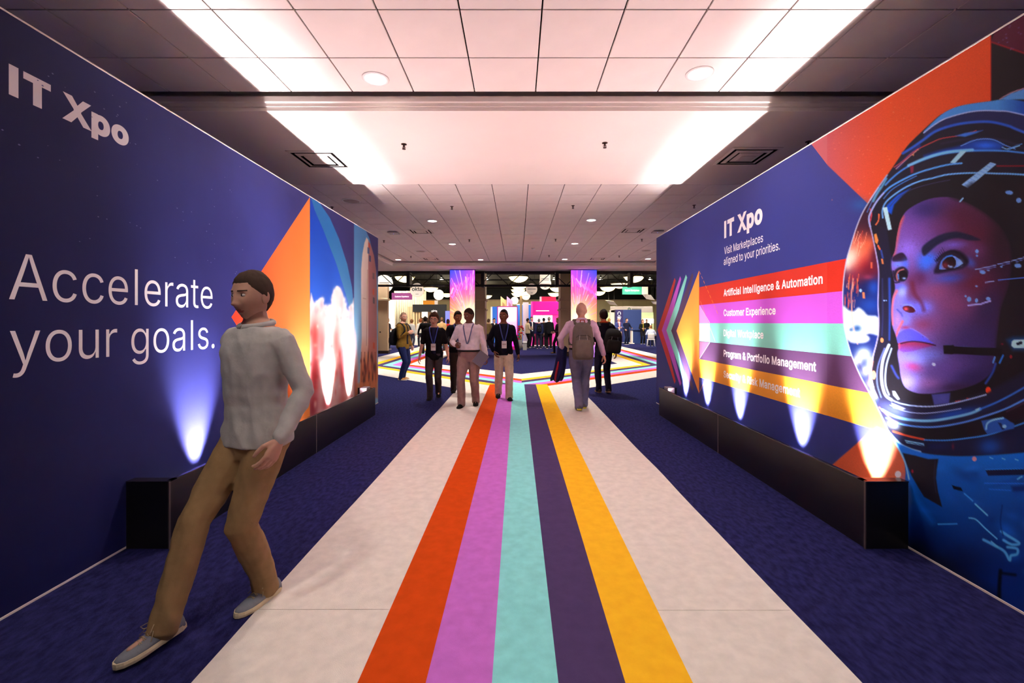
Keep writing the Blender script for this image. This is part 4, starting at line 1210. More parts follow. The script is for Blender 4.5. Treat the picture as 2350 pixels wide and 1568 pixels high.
for q, lb in (((862, 180), 'left downlight in the near tiled bay, beside the ceiling slot'), ((1605, 168), 'right downlight in the near tiled bay, beside the ceiling slot'),
              ((992, 507), 'left of the two nearest downlights in the far tiled bay'), ((1357, 505), 'right of the two nearest downlights in the far tiled bay'),
              ((1038, 560), 'left downlight of the second pair in the far tiled bay'), ((1319, 559), 'right downlight of the second pair in the far tiled bay'),
              ((914, 596), 'leftmost of four downlights in the last row before the hall'), ((1103, 596), 'second from left of four downlights in the last row before the hall'),
              ((1296, 595), 'third from left of four downlights in the last row before the hall'), ((1487, 594), 'rightmost of four downlights in the last row before the hall')):
    downlight(cpt(q[0], q[1], ZC), lb)
for x_, y_, lb in ((-1.34, 0.9, 'left added downlight in the ceiling above the viewer'), (1.69, 0.9, 'right added downlight in the ceiling above the viewer'), (-1.34, -2.6, 'left added downlight in the ceiling behind the viewer'), (1.69, -2.6, 'right added downlight in the ceiling behind the viewer')):
    downlight(Vector((x_, y_, ZC)), lb)  # unseen extra downlights, added to light the near end of the room
for y_, nm in ((1.5, 'near'), (9.5, 'middle'), (14.5, 'far')):  # added out of view so bounced light lifts the ceiling behind the walls
    z_ = ZC if y_ < 4 else ZS
    downlight(Vector((-6.6, y_, z_)), f'{nm} added downlight, unseen over the aisle behind the left graphic wall')
    downlight(Vector((7.0, y_, z_)), f'{nm} added downlight, unseen over the aisle behind the right graphic wall')

M_vent = mat('vent_white', (222, 210, 202), 0.5)
def diffuser(pt, label, size=0.56):
    r = empty('air_diffuser', pt); tag(r, label, 'air vent', 'square ceiling air diffusers')
    h = size/2
    MB().box(-h*.93, h*.93, -h*.93, h*.93, -0.002, 0.0).build('dark_opening', M_void, r)
    for k, (a, b, z0, z1) in enumerate(((1.0, .88, -0.014, 0.0), (.74, .60, -0.024, -0.006), (.48, .30, -0.03, -0.01))):
        mb = MB()
        o_ = [(-h*a, -h*a), (h*a, -h*a), (h*a, h*a), (-h*a, h*a)]
        i_ = [(-h*b, -h*b), (h*b, -h*b), (h*b, h*b), (-h*b, h*b)]
        rings = [[(x, y, z1) for x, y in o_], [(x, y, z1-0.006) for x, y in o_], [(x, y, z0) for x, y in i_], [(x, y, z0+0.006) for x, y in i_], [(x, y, z1) for x, y in o_]]
        o = mb.loft(rings, cap=False).build('frame' if k == 0 else 'louver', M_vent, r)
        fixnormals(o.data)
    MB().box(-h*.28, h*.28, -h*.28, h*.28, -0.032, -0.026, 0.002).build('centre_plate', M_vent, r)
diffuser(cpt(735, 366, ZS) + Vector((0.0, 0, 0)), 'square air diffuser in the plaster soffit, left side', 0.62)
diffuser(cpt(1712, 359, ZS), 'square air diffuser in the plaster soffit, right side', 0.62)
diffuser(cpt(966, 531, ZC), 'square air diffuser left of centre in the far tiled bay')
diffuser(cpt(1452, 529, ZC), 'square air diffuser right of centre in the far tiled bay')
diffuser(cpt(989, 594, ZC), 'left air diffuser in the last tile row before the hall')
diffuser(cpt(1371, 594, ZC), 'right air diffuser in the last tile row before the hall')

M_spk = mat('sprinkler_bronze', (60, 40, 34), 0.4, metal=0.7)
spm = MB().lathe([(0.0005, 0.0), (0.035, 0.0), (0.033, -0.006), (0.012, -0.01), (0.010, -0.03), (0.016, -0.034), (0.006, -0.04), (0.006, -0.055), (0.0005, -0.056)], 12).tube([(-0.016, 0, -0.03), (-0.018, 0, -0.045), (-0.006, 0, -0.056)], 0.003, 5).tube([(0.016, 0, -0.03), (0.018, 0, -0.045), (0.006, 0, -0.056)], 0.003, 5).lathe([(0.0005, -0.056), (0.022, -0.058), (0.022, -0.061), (0.0005, -0.061)], 12).mesh('sprinkler_head', M_spk)
for q, z, lb in (((927, 331), ZS, 'bronze sprinkler head in the plaster soffit, left of centre'), ((1388, 328), ZS, 'bronze sprinkler head in the plaster soffit, right of centre'), ((1855, 325), ZS, 'bronze sprinkler head in the plaster soffit beside the right graphic wall'),
                 ((762, 475), ZC, 'sprinkler head nearest the left graphic wall in the far tiled bay'), ((1037, 474), ZC, 'sprinkler head left of centre near the soffit in the far tiled bay'), ((1315, 472), ZC, 'sprinkler head right of centre near the soffit in the far tiled bay'), ((1593, 471), ZC, 'sprinkler head nearest the right graphic wall in the far tiled bay'),
                 ((881, 552), ZC, 'leftmost sprinkler head in the middle of the far tiled bay'), ((1077, 550), ZC, 'second sprinkler head from left in the middle of the far tiled bay'), ((1275, 549), ZC, 'third sprinkler head from left in the middle of the far tiled bay'), ((1473, 549), ZC, 'rightmost sprinkler head in the middle of the far tiled bay'),
                 ((943, 588), ZC, 'sprinkler head in the last tile row, left'), ((1260, 586), ZC, 'sprinkler head in the last tile row, centre'), ((1421, 587), ZC, 'sprinkler head in the last tile row, right')):
    o = link('sprinkler', spm, None, cpt(q[0], q[1], z)); tag(o, lb, 'sprinkler', 'ceiling sprinkler heads')
M_grille = mat('speaker_grille', (176, 160, 150), 0.7, bump=0.8, bscale=400)
for q, lb in (((806, 461), 'round ceiling speaker grille beside the left graphic wall'), ((965, 576.5), 'round ceiling speaker left of centre, before the hall'), ((1483, 575), 'round ceiling speaker right of centre, before the hall')):
    r = empty('ceiling_speaker', cpt(q[0], q[1], ZC)); tag(r, lb, 'speaker', 'round ceiling speakers')
    MB().lathe([(0.0005, -0.012), (0.14, -0.010), (0.145, -0.004), (0.0005, -0.003)], 28).build('grille', M_grille, r, True)
    MB().lathe([(0.145, 0.0), (0.175, 0.0), (0.175, -0.006), (0.15, -0.012), (0.145, -0.004), (0.145, 0.0)], 28, cap=False).build('ring', M_white, r, True)
for q, lb in (((903, 533), 'white wireless access point on the ceiling, left'), ((1509, 530), 'white wireless access point on the ceiling, right')):
    r = empty('access_point', cpt(q[0], q[1], ZC)); tag(r, lb, 'access point')
    MB().box(-0.13, 0.13, -0.13, 0.13, -0.045, -0.012, 0.015).build('case', mat('ap_grey', (190, 180, 180), .5), r)
    MB().box(-0.09, 0.09, -0.09, 0.09, -0.012, 0.0).build('mount', M_white, r)
    MB().lathe([(0.0005, -0.047), (0.008, -0.047), (0.008, -0.044), (0.0005, -0.044)], 8).build('indicator', mat('blue_led', (90, 120, 255), .4, emit=(110, 140, 255), estr=5), r)
r = empty('smoke_detector', cpt(1224, 569.5, ZC)); tag(r, 'round white smoke detector in the centre of the tiled ceiling', 'smoke detector')
MB().lathe([(0.0005, -0.045), (0.04, -0.045), (0.055, -0.03), (0.06, -0.012), (0.06, 0), (0.0005, 0)], 20).build('case', M_white, r, True)
# ------------------------------------------------------------------ people
def ring(c, ax, ay, n=16, e=1.0):
    """ellipse ring; ax, ay = half-axis vectors; e<1 squares it a little"""
    out = []
    for j in range(n):
        a = 2*PI*j/n
        ca, sa = math.cos(a), math.sin(a)
        ca = math.copysign(abs(ca)**e, ca); sa = math.copysign(abs(sa)**e, sa)
        out.append(c + ax*ca + ay*sa)
    return out

def ik(a, t, l1, l2, hint):
    d = t - a; L = max(1e-4, min(d.length, (l1+l2)*0.998)); u = d.normalized()
    x = (l1*l1 - l2*l2 + L*L)/(2*L); h = math.sqrt(max(0, l1*l1 - x*x))
    n = hint - u*hint.dot(u)
    n = n.normalized() if n.length > 1e-5 else u.orthogonal().normalized()
    return a + u*x + n*h, a + u*L

def limb(mb, pts, rs, flat=1.0, n=12, ref=Vector((0, 1, 0))):
    """tapered limb through pts with radii rs (rounded ends)"""
    P = [Vector(p) for p in pts]; rings = []
    for i, q in enumerate(P):
        t = (P[min(i+1, len(P)-1)] - P[max(i-1, 0)]).normalized()
        u = ref - t*ref.dot(t)
        u = u.normalized() if u.length > 1e-3 else t.orthogonal().normalized()
        v = t.cross(u)
        if i == 0: rings.append(ring(q - t*rs[0]*0.7, u*rs[0]*0.45, v*rs[0]*0.45, n))
        rings.append(ring(q, u*rs[i], v*rs[i]*flat, n))
        if i == len(P)-1: rings.append(ring(q + t*rs[i]*0.7, u*rs[i]*0.45, v*rs[i]*0.45, n))
    mb.loft(rings)

def lerp(a, b, t): return a + (b - a)*t

def union(mb, voxel, smooth=4):
    """one continuous skin over everything in mb"""
    me = mb.mesh('tmp', [])
    fixnormals(me)
    ob = bpy.data.objects.new('tmp', me); COL.objects.link(ob)
    r = ob.modifiers.new('r', 'REMESH'); r.mode = 'VOXEL'; r.voxel_size = voxel; r.use_smooth_shade = True
    if smooth:
        s = ob.modifiers.new('s', 'SMOOTH'); s.factor = 0.5; s.iterations = smooth
    out = evaluated(ob)
    bpy.data.objects.remove(ob); bpy.data.meshes.remove(me)
    return out

def wrinkle(me, amp, scale, seed, stretch=(1, 1, 0.45)):
    n = len(me.vertices)
    co = np.empty(n*3, np.float32); me.vertices.foreach_get('co', co); co = co.reshape(-1, 3)
    no = np.empty(n*3, np.float32); me.vertices.foreach_get('normal', no); no = no.reshape(-1, 3)
    d = np.array([noise.noise(Vector((p[0]*scale*stretch[0]+seed, p[1]*scale*stretch[1]+seed*.7, p[2]*scale*stretch[2]+p[0]*scale*.5))) for p in co])
    d2 = np.array([noise.noise(Vector((p[0]*scale*2.3+seed, p[1]*scale*2.3, p[2]*scale*2.6+seed))) for p in co])
    co += no*((-np.abs(d)*1.4+.25) + d2*.35)[:, None]*amp
    me.vertices.foreach_set('co', co.ravel()); me.update()

def finish(me, m, name, parent):
    me.materials.clear()
    for k in (m if isinstance(m, (list, tuple)) else [m]): me.materials.append(k)
    me.polygons.foreach_set('use_smooth', [True]*len(me.polygons))
    return link(name, me, parent)

# --- hand (relaxed / gripping), fingers along -Z from the wrist at the origin, palm towards +X, thumb towards -Y
_hand = {}
def hand_mesh(curl):
    if curl in _hand: return _hand[curl]
    mb = MB()
    rings = []
    for z, ry, rx in ((0.015, .024, .018), (-0.01, .026, .018), (-0.04, .036, .016), (-0.075, .042, .015), (-0.095, .040, .013)):
        rings.append(ring(Vector((0, 0, z)), Vector((rx, 0, 0)), Vector((0, ry, 0)), 12, .8))
    mb.loft(rings)
    for y, L, r in ((-.031, .072, .0085), (-.010, .080, .009), (.011, .074, .0085), (.030, .058, .0075)):
        P = [Vector((0, y*.8, -.075))]; a = 0.12; d = [0.42, 0.32, 0.26]
        q = Vector((0, y, -.092)); P.append(q)
        for k in range(3):
            a += curl*(0.55, 0.8, 0.6)[k] + 0.10
            q = q + Vector((math.sin(a), y*.6, -math.cos(a)))*L*d[k]; P.append(q)
        limb(mb, P, [r*1.1, r*1.1, r, r*.93, r*.78], n=8)
    q = Vector((.006, -.026, -.022)); P = [Vector((0, -.01, -.01)), q]
    q2 = q + Vector((.016, -.024, -.030)); q3 = q2 + Vector((.012 + .012*curl, -.006 + .012*curl, -.030)); q4 = q3 + Vector((.008 + .01*curl, .004, -.022))
    limb(mb, P + [q2, q3, q4], [.016, .014, .0115, .0105, .008], n=8)
    me = union(mb, 0.0042, 2)
    _hand[curl] = me
    return me

# --- head, facing -Y, origin at its centre (about ear height)
def head_shape(n):
    x, y, z = n.x*.0765, n.y*.097, n.z*.1165
    if z < 0:
        t = -z/.1165
        x *= 1 - .30*t**1.6
        if y > 0: y *= 1 - .50*t**1.2
        else: y *= 1 - .10*t**2
    else:
        t = z/.1165
        y += .012*t
    if y < -.055: y = -.055 + (y+.055)*.78
    if n.y < -.15:
        g = lambda cx, cz, sx, sz: math.exp(-((x-cx)/sx)**2 - ((z-cz)/sz)**2)
        d = .010*g(0, -.004, .010, .022) + .024*g(0, -.030, .0115, .0135) + .008*g(.013, -.034, .008, .008) + .008*g(-.013, -.034, .008, .008)
        d += .0065*g(0, -.060, .020, .007) + .006*g(0, -.070, .016, .006) - .004*g(0, -.065, .024, .0025) + .010*g(0, -.098, .022, .014)
        d += .005*g(.030, .030, .020, .008) + .005*g(-.030, .030, .020, .008) - .011*g(.031, .010, .015, .012) - .011*g(-.031, .010, .015, .012)
        d += .004*g(.042, -.025, .018, .018) + .004*g(-.042, -.025, .018, .018) - .004*g(0, -.048, .012, .006)
        y -= d
    return Vector((x, y, z))

def sphere_dirs(nu, nv):
    rows = []
    for i in range(nv+1):
        th = PI*i/nv
        rows.append([Vector((math.sin(th)*math.sin(2*PI*j/nu), -math.sin(th)*math.cos(2*PI*j/nu), math.cos(th))) for j in range(nu)])
    return rows

def head_mb(hi):
    nu, nv = (72, 56) if hi else (36, 30)
    rows = sphere_dirs(nu, nv)
    mb = MB()
    vs = [head_shape(d) for r in rows for d in r]
    fs = []; ms = []
    for i in range(nv):
        for j in range(nu):
            k = (j+1) % nu
            fs.append((i*nu+j, (i+1)*nu+j, (i+1)*nu+k, i*nu+k))
    mb.add(vs, fs)
    for fi, f in enumerate(fs):
        c = sum((vs[q] for q in f), Vector())/4
        m = 0
        if c.y < -.05:
            if abs(c.x) < .023 and abs(c.z+.0655) < .0095*(1 - (c.x/.0235)**2): m = 1
            bx = abs(c.x)
            if .012 < bx < .050 and abs(c.z - (.031 - 10*(bx-.032)**2)) < .0042: m = 2
        mb.m[fi] = m
    for s in (-1, 1):   # eyes and ears
        mb.cur = 3
        rr = [[Vector((s*.031, -.0690, .0085)) + Vector((d.x*.0135, d.y*.0105, d.z*.0066)) for d in r] for r in sphere_dirs(14, 10)]
        mb.loft(rr, cap=False)
        mb.cur = 4
        rr = [[Vector((s*.031, -.0735, .0085)) + Vector((d.x*.0058, d.y*.0066, d.z*.0062)) for d in r] for r in sphere_dirs(12, 8)]
        mb.loft(rr, cap=False)
        mb.cur = 0
        rr = [[Vector((s*(.075 + .008*max(0, d.y)), .008, -.008)) + Vector((d.x*.008, d.y*.019 + .004*d.z, d.z*.032)) for d in r] for r in sphere_dirs(12, 8)]
        mb.loft(rr, cap=False)
    mb.cur = 0
    return mb

def hair_mb(style, hi):
    nu, nv = (64, 48) if hi else (32, 26)
    rows = sphere_dirs(nu, nv); vs = []
    for r in rows:
        for d in r:
            q = head_shape(d)
            front = -d.y; side = abs(d.x)
            line = .062 if front > .55 else (.045 - .05*(1-front/.55) if front > 0 else -.005 - .085*min(1, -front*1.6))
            if style == 'receding': line += .03*max(0, front) + .006
            if style == 'balding':
                line = .2 if (front > -.55 and q.z > .045) else (-.06 if front < -.1 else .2)
            if style == 'long':
                line -= .05 + .12*max(0, -front) if front < .35 else 0
            if style == 'bob':
                line -= .04 if front < .3 else 0
            t = max(0, min(1, (q.z - line)/.022 + .3))
            th = {'short': .007, 'buzz': .0035, 'receding': .006, 'balding': .005, 'full': .017, 'long': .016, 'bob': .018}[style]
            top = th*(1 + (.9*max(0, d.z) if style == 'full' else .3*max(0, d.z)))
            nz = noise.noise(Vector((d.x*5, d.y*5, d.z*5)))*.35 + 1 + noise.noise(Vector((d.x*16, d.y*16, d.z*9)))*.25
            off = (-.006)*(1-t) + top*nz*t
            v = q + d*off
            if style == 'long' and d.y > -.25 and q.z < .02:
                k = max(0, min(1, (.02 - q.z)/.12)); v = v + Vector((d.x*.012*k, .016*k, -.13*k*k))
            vs.append(v)
    mb = MB(); fs = []
    for i in range(nv):
        for j in range(nu):
            k = (j+1) % nu
            fs.append((i*nu+j, (i+1)*nu+j, (i+1)*nu+k, i*nu+k))
    mb.add(vs, fs)
    return mb

_eye_w = mat('eye_white', (225, 220, 215), 0.3)
_eye_d = mat('eye_iris', (40, 28, 22), 0.2)
def skin_mat(rgb):
    n = 'skin_%d_%d_%d' % tuple(rgb)
    return mat(n, rgb, 0.55, spec=0.3, var=0.06, vscale=20)
def lip_mat(rgb):
    c = (min(255, int(rgb[0]*.86)), int(rgb[1]*.62), int(rgb[2]*.62))
    return mat('lip_%d_%d_%d' % c, c, 0.45)
def cloth(rgb, kind='cloth'):
    n = kind + '_%d_%d_%d' % tuple(rgb)
    return mat(n, rgb, 0.85, spec=0.12, var=0.10, vscale=14, bump=0.25, bscale=90)

TORSO = [(.80, .125, .105, .0), (.86, .165, .118, .004), (.93, .172, .120, .004), (1.00, .158, .110, .0), (1.07, .150, .104, -.002), (1.15, .155, .110, -.004), (1.24, .166, .118, -.004), (1.33, .176, .118, 0), (1.39, .178, .105, .004), (1.43, .150, .088, .008), (1.465, .095, .070, .010), (1.50, .062, .060, .008)]

def person(label, xy, face=0.0, h=1.75, feet=((-.10, 0, 0, 0), (.10, 0, 0, 0)), hands=(None, None), curl=(.35, .35), elbow=None, lean=0.0, side=0.0,
           head=(0, 0, 0), skin=(200, 150, 125), hair=(60, 44, 34), style='short', top=(200, 200, 200), sleeve='long', hem=.86, tuck=False,
           jacket=None, jhem=.80, pants=(60, 60, 70), shoes=(30, 28, 28), sole=(225, 215, 200), lanyard=None, badge=False, build=1.0, hi=True,
           voxel=.010, hip_shift=(0, 0), collar=None, pants_loose=1.0, belly=0.0, skirt=False, glasses=False, group=None, seat=None, laces=False, pelvis_drop=0.0, gz=0.0):
    """feet: (right, left) = (x, forward, lift, toe-out deg); hands: target (x, forward, z) in the figure's frame; x>0 is the figure's left.
    everything is laid out for a 1.75 m figure facing -Y and scaled"""
    s = h/1.75
    root = empty('person', (xy[0], xy[1], gz), math.radians(face)); root.scale = (s, s, s)
    tag(root, label, 'person', group)
    V = Vector
    pel = V((hip_shift[0], -hip_shift[1], 0))
    drop = pelvis_drop
    R = Matrix.Rotation(math.radians(lean), 4, 'X') @ Matrix.Rotation(math.radians(side), 4, 'Y')
    pc = V((0, 0, .93))
    def tp(p):      # torso point -> posed
        p = V(p)
        q = pc + (R @ (p - pc)) if p.z > .93 else p.copy()
        return q + pel + V((0, 0, -drop))
    def trings(infl, z0, z1, sc=1.0, dy=0.0, bell=0.0, flare=0.0):
        out = []
        for z, rx, ry, oy in TORSO:
            if z < z0 - 1e-6 or z > z1 + 1e-6: continue
            bl = belly*math.exp(-((z-1.05)/.12)**2)
            fl = flare*max(0, (1.0 - z)/.2)
            out.append(ring(tp((0, oy+dy-bl*.5, z)), (R.to_3x3() @ V((1, 0, 0)))*(rx*build+infl+bl*.4+fl)*sc, (R.to_3x3() @ V((0, 1, 0)))*(ry*build**.7+infl+bl*.6+fl), 20, .92))
        return out
    # joints
    legs = []
    for sd, (fx, fy, lift, toe) in zip((-1, 1), feet):
        hp = V((sd*.088*build, 0, .90)) + pel + V((0, 0, -drop))
        ank = V((fx, -fy + .03, .085 + lift))
        fw = V((math.sin(math.radians(toe))*sd, -math.cos(math.radians(toe)), 0))
        kn, ank = ik(hp, ank, .44, .42, V((fw.x*.4, -1, 0.15)))
        legs.append((hp, kn, ank, fw))
    arms = []
    for k, sd in enumerate((-1, 1)):
        sh = tp((sd*.172*build, .006, 1.395))
        tg = hands[k]
        tg = V((sd*.26*build, .0, .86)) if tg is None else V((tg[0], -tg[1], tg[2]))
        eh = V((sd*.55, .8, -.2)) if elbow is None or elbow[k] is None else V((elbow[k][0], -elbow[k][1], elbow[k][2]))
        el, wr = ik(sh, tg, .285, .255, eh)
        arms.append((sh, el, wr, sd))
    skm = skin_mat(skin); hm = cloth(hair, 'hair')
    # ---- body: one continuous surface
    mb = MB()
    mb.loft(trings(0, .80, 1.50))
    nb = tp((0, .010, 1.46)); nt = tp((0, -.012, 1.585))
    limb(mb, [nb, lerp(nb, nt, .5), nt], [.064, .057, .056])
    for hp, kn, ank, fw in legs:
        limb(mb, [hp, lerp(hp, kn, .35), lerp(hp, kn, .8), kn, lerp(kn, ank, .3), lerp(kn, ank, .75), ank], [.086*build, .082*build, .060, .054, .056, .038, .030])
        limb(mb, [ank - fw*.03 - V((0, 0, .045)), ank + fw*.06 - V((0, 0, .045)), ank + fw*.14 - V((0, 0, .055))], [.018, .020, .012], n=10)
    for sh, el, wr, sd in arms:
        limb(mb, [sh, lerp(sh, el, .3), lerp(sh, el, .8), el, lerp(el, wr, .3), lerp(el, wr, .8), wr], [.054*build, .046*build, .040, .038, .038, .029, .025])
    bme = union(mb, voxel, 3)
    M = MB(); M.frommesh(bme); bpy.data.meshes.remove(bme)
    # hands and head join the body mesh
    for k, (sh, el, wr, sd) in enumerate(arms):
        hme = hand_mesh(curl[k] if hi else .35)
        zz = -(wr - el).normalized()
        inward = V((-sd, 0, 0)); xx = inward - zz*inward.dot(zz); xx = xx.normalized() if xx.length > .05 else V((0, -1, 0))
        yy = zz.cross(xx)
        if yy.y < 0 and abs(yy.y) > .2: pass
        th = V((0, -1, 0)); flip = -1 if (-yy).dot(th) < 0 else 1      # thumb side (-Y of the hand) looks forward
        Mt = Matrix((( xx.x, yy.x*flip, zz.x, wr.x), (xx.y, yy.y*flip, zz.y, wr.y), (xx.z, yy.z*flip, zz.z, wr.z), (0, 0, 0, 1)))
        M.cur = 0; b0 = len(M.f)
        M.frommesh(hme, Mt)
        if flip < 0:
            for q in range(b0, len(M.f)): M.f[q] = tuple(reversed(M.f[q]))
    hd = head_mb(hi)
    Hm = Matrix.Translation(tp((0, -.018, 1.622))) @ Matrix.Scale(1.08, 4) @ R @ Matrix.Rotation(math.radians(head[0]), 4, 'Z') @ Matrix.Rotation(math.radians(head[1]), 4, 'X') @ Matrix.Rotation(math.radians(head[2]), 4, 'Y')
    b = len(M.v)
    M.v.extend([tuple(Hm @ V(q)) for q in hd.v]); M.f.extend([tuple(b+i for i in f) for f in hd.f]); M.m.extend(hd.m)
    M.build('body', [skm, lip_mat(skin), hm, _eye_w, _eye_d], root, smooth=True)
    if style != 'bald':
        hr = hair_mb(style, hi)
        hr.v = [tuple(Hm @ V(q)) for q in hr.v]
        hr.build('hair', hm, root, smooth=True)
    if glasses:
        g = MB()
        for sx in (-1, 1):
            c = V((sx*.031, -.096, .006))
            g.tube([Hm @ (c + V((math.cos(a)*.019, 0.003*abs(math.cos(a)), math.sin(a)*.014))) for a in [2*PI*j/14 for j in range(15)]], .0016, 5, False)
            g.tube([Hm @ V((sx*.05, -.092, .01)), Hm @ V((sx*.074, -.05, .008)), Hm @ V((sx*.079, .0, .004))], .0016, 5)
        g.tube([Hm @ V((-.012, -.098, .009)), Hm @ V((.012, -.098, .009))], .0016, 5)
        g.build('glasses', mat('glasses_dark', (40, 34, 32), .3), root)
    seed = random.random()*50
    # ---- trousers / skirt
    pm = MB()
    if skirt:
        rr = []
        for z, rx in ((1.02, .16), (.92, .185), (.75, .20), (.55, .215)):
            rr.append(ring(pel + V((0, 0, z-drop)), V((rx*build, 0, 0)), V((0, rx*.72, 0)), 20))
        pm.loft(rr)
    else:
        pm.loft(trings(.014, .80, 1.0 if tuck else .93))
        for hp, kn, ank, fw in legs:
            L = pants_loose
            hemp = ank + V((0, 0, -.04)) + (ank-kn).normalized()*.012 + fw*.012
            limb(pm, [hp + V((0, 0, -.01)), lerp(hp, kn, .3), lerp(hp, kn, .75), kn, lerp(kn, ank, .35), lerp(kn, ank, .8), hemp], [.098*build, .096*build*L, .080*L, .073*L, .073*L, .064*L, .066*L])
    pme = union(pm, voxel, 3)
    if hi: wrinkle(pme, .010, 9, seed)
    finish(pme, cloth(pants), 'skirt' if skirt else 'trousers', root)
    # ---- top
    tm = MB()
    zlo = 1.0 if tuck else hem
    rr = trings(.016, zlo, 1.465, flare=0 if tuck else .012)
    tm.loft(rr)
    ends = {'long': 1.0, 'short': .52, 'elbow': .62, 'rolled': .68, 'none': 0}[sleeve]
    for sh, el, wr, sd in arms:
        limb(tm, [sh + V((-sd*.03, 0, .0)), sh], [.062*build, .066*build])
        if ends == 1.0:
            limb(tm, [sh, lerp(sh, el, .3), lerp(sh, el, .8), el, lerp(el, wr, .3), lerp(el, wr, .75), lerp(el, wr, .97)], [.067*build, .061*build, .053, .052, .050, .043, .040])
        elif ends > .6:
            limb(tm, [sh, lerp(sh, el, .3), lerp(sh, el, .8), el, lerp(el, wr, .25)], [.067*build, .061*build, .054, .053, .052])
        elif ends > 0:
            limb(tm, [sh, lerp(sh, el, .3), lerp(sh, el, .6), lerp(sh, el, .86)], [.067*build, .064*build, .063, .066])
    tme = union(tm, voxel, 3)
    if hi: wrinkle(tme, .011, 8, seed+3, (1, 1, .7))
    topname = 'jacket' if jacket else 'shirt'
    finish(tme, cloth(jacket if jacket else top), topname, root)
    if jacket:      # the shirt shows in the open front
        jm = MB()
        rr = []
        for z, rx, ry, oy in TORSO:
            if z < .90 or z > 1.47: continue
            bl = belly*math.exp(-((z-1.05)/.12)**2)
            wdt = .060 + .030*max(0, (1.3-z)/.4) if z < 1.40 else .075
            rr.append(ring(tp((0, oy-.026-bl*.8, z)), (R.to_3x3() @ V((1, 0, 0)))*wdt, (R.to_3x3() @ V((0, 1, 0)))*(ry*build**.7+.004+bl*.4), 16))
        jm.loft(rr)
        o = jm.build('shirt', cloth(top), root, smooth=True); fixnormals(o.data)
    if collar:
        cm = MB()
        a0 = [tp((math.sin(t)*.078, .006 - math.cos(t)*.074, 1.475 + .014*math.cos(t+PI))) for t in [2*PI*j/16 for j in range(17)]]
        cm.tube(a0, .017, 8, False)
        cm.build('collar', cloth(collar), root, smooth=True)
    if tuck:
        bl_ = MB().loft([[q + V((0, 0, -.02)) for q in r] for r in trings(.019, 1.0, 1.0)] + [[q + V((0, 0, .012)) for q in r] for r in trings(.019, 1.0, 1.0)])
        o = bl_.build('belt', mat('belt_black', (26, 22, 20), .5), root, smooth=True); fixnormals(o.data)
    # ---- shoes
    for hp, kn, ank, fw in legs:
        lat = V((fw.y, -fw.x, 0))
        up = V((0, 0, 1))
        base = ank - V((0, 0, .085))
        pitch = 0.0
        if base.z > .02: pitch = min(.7, base.z*3.5)
        def sp(a, l, z):       # along, lateral, height in the shoe frame
            f2 = fw*math.cos(pitch) - up*math.sin(pitch)*1.0; u2 = up*math.cos(pitch) + fw*math.sin(pitch)
            return base + f2*a + lat*l + u2*z
        su = MB(); rr = []
        for a, wd, hh in ((-.075, .022, .055), (-.068, .032, .068), (-.03, .037, .085), (.01, .038, .086), (.05, .041, .072), (.09, .045, .056), (.13, .044, .046), (.165, .034, .038), (.185, .016, .028)):
            rr.append([sp(a, math.cos(t)*wd, .018 + max(-.004, math.sin(t))*(hh-.018)) for t in [2*PI*j/16 for j in range(16)]])
        su.loft(rr)
        o = su.build('shoe', cloth(shoes, 'shoe'), root, smooth=True); fixnormals(o.data)
        so = MB()
        outl = [(-.082, 0), (-.078, .022), (-.055, .036), (0, .039), (.05, .043), (.095, .048), (.135, .046), (.17, .034), (.19, .016), (.195, 0)]
        poly = [(a, l) for a, l in outl] + [(a, -l) for a, l in outl[::-1][1:-1]]
        so.loft([[sp(a, l, 0) for a, l in poly], [sp(a*1.0, l*1.03, .012) for a, l in poly], [sp(a*.99, l*.97, .024) for a, l in poly]])
        q = so.build('sole', cloth(sole, 'sole'), o); fixnormals(q.data)
        if laces:
            lc = MB()
            for k in range(4):
                a = .045 + k*.017; z = .079 - k*.0085
                lc.tube([sp(a, -.020, z-.004), sp(a+.004, 0, z+.003), sp(a+.008, .020, z-.004)], .0022, 6)
                lc.tube([sp(a+.008, -.020, z-.006), sp(a+.004, 0, z+.004), sp(a, .020, z-.004)], .0022, 6)
            for sg in (-1, 1):
                lc.tube([sp(.04, 0, .084), sp(.045, sg*.02, .10), sp(.07, sg*.042, .088), sp(.065, sg*.03, .078), sp(.045, sg*.008, .082)], .002, 6)
                lc.tube([sp(.04, 0, .084), sp(.055, sg*.03, .075), sp(.075, sg*.048, .05)], .002, 6)
            lc.build('lace', cloth((170, 150, 120), 'lace'), o, smooth=True)
    # ---- lanyard with badge
    if lanyard:
        ln = MB()
        ybase = lambda z: -(np.interp(z, [1.0, 1.24, 1.33, 1.40, 1.46], [.112, .126, .124, .112, .085])*build**.7 + .022 + belly*.9*math.exp(-((z-1.05)/.14)**2))
        for sg in (-1, 1):
            pts = [(sg*.075, .02, 1.485), (sg*.085, -.05, 1.465), (sg*.075, ybase(1.40)-.004, 1.40), (sg*.055, ybase(1.30)-.006, 1.30), (sg*.03, ybase(1.2)-.008, 1.20), (sg*.006, ybase(1.12)-.01, 1.12)]
            L_ = [tp(q) for q in pts]
            wd = (R.to_3x3() @ V((1, 0, 0)))*.010
            fr = (R.to_3x3() @ V((0, -1, 0)))*.003
            ln.loft([[q - wd, q + wd, q + wd + fr, q - wd + fr] for q in L_])
        o = ln.build('lanyard', cloth(lanyard, 'ribbon'), root); fixnormals(o.data)
        if badge:
            bq = tp((0, ybase(1.07)-.016, 1.065))
            o = MB().box(-.048, .048, -.004, .004, -.07, .07, .002).build('badge', mat('badge_white', (232, 226, 224), .5), root)
            o.location = bq; o.rotation_euler = (math.radians(lean), 0, 0)
            MB().box(-.036, .036, -.0055, -.004, -.005, .02).build('badge_print', mat('badge_print', (188, 168, 160), .5), o)
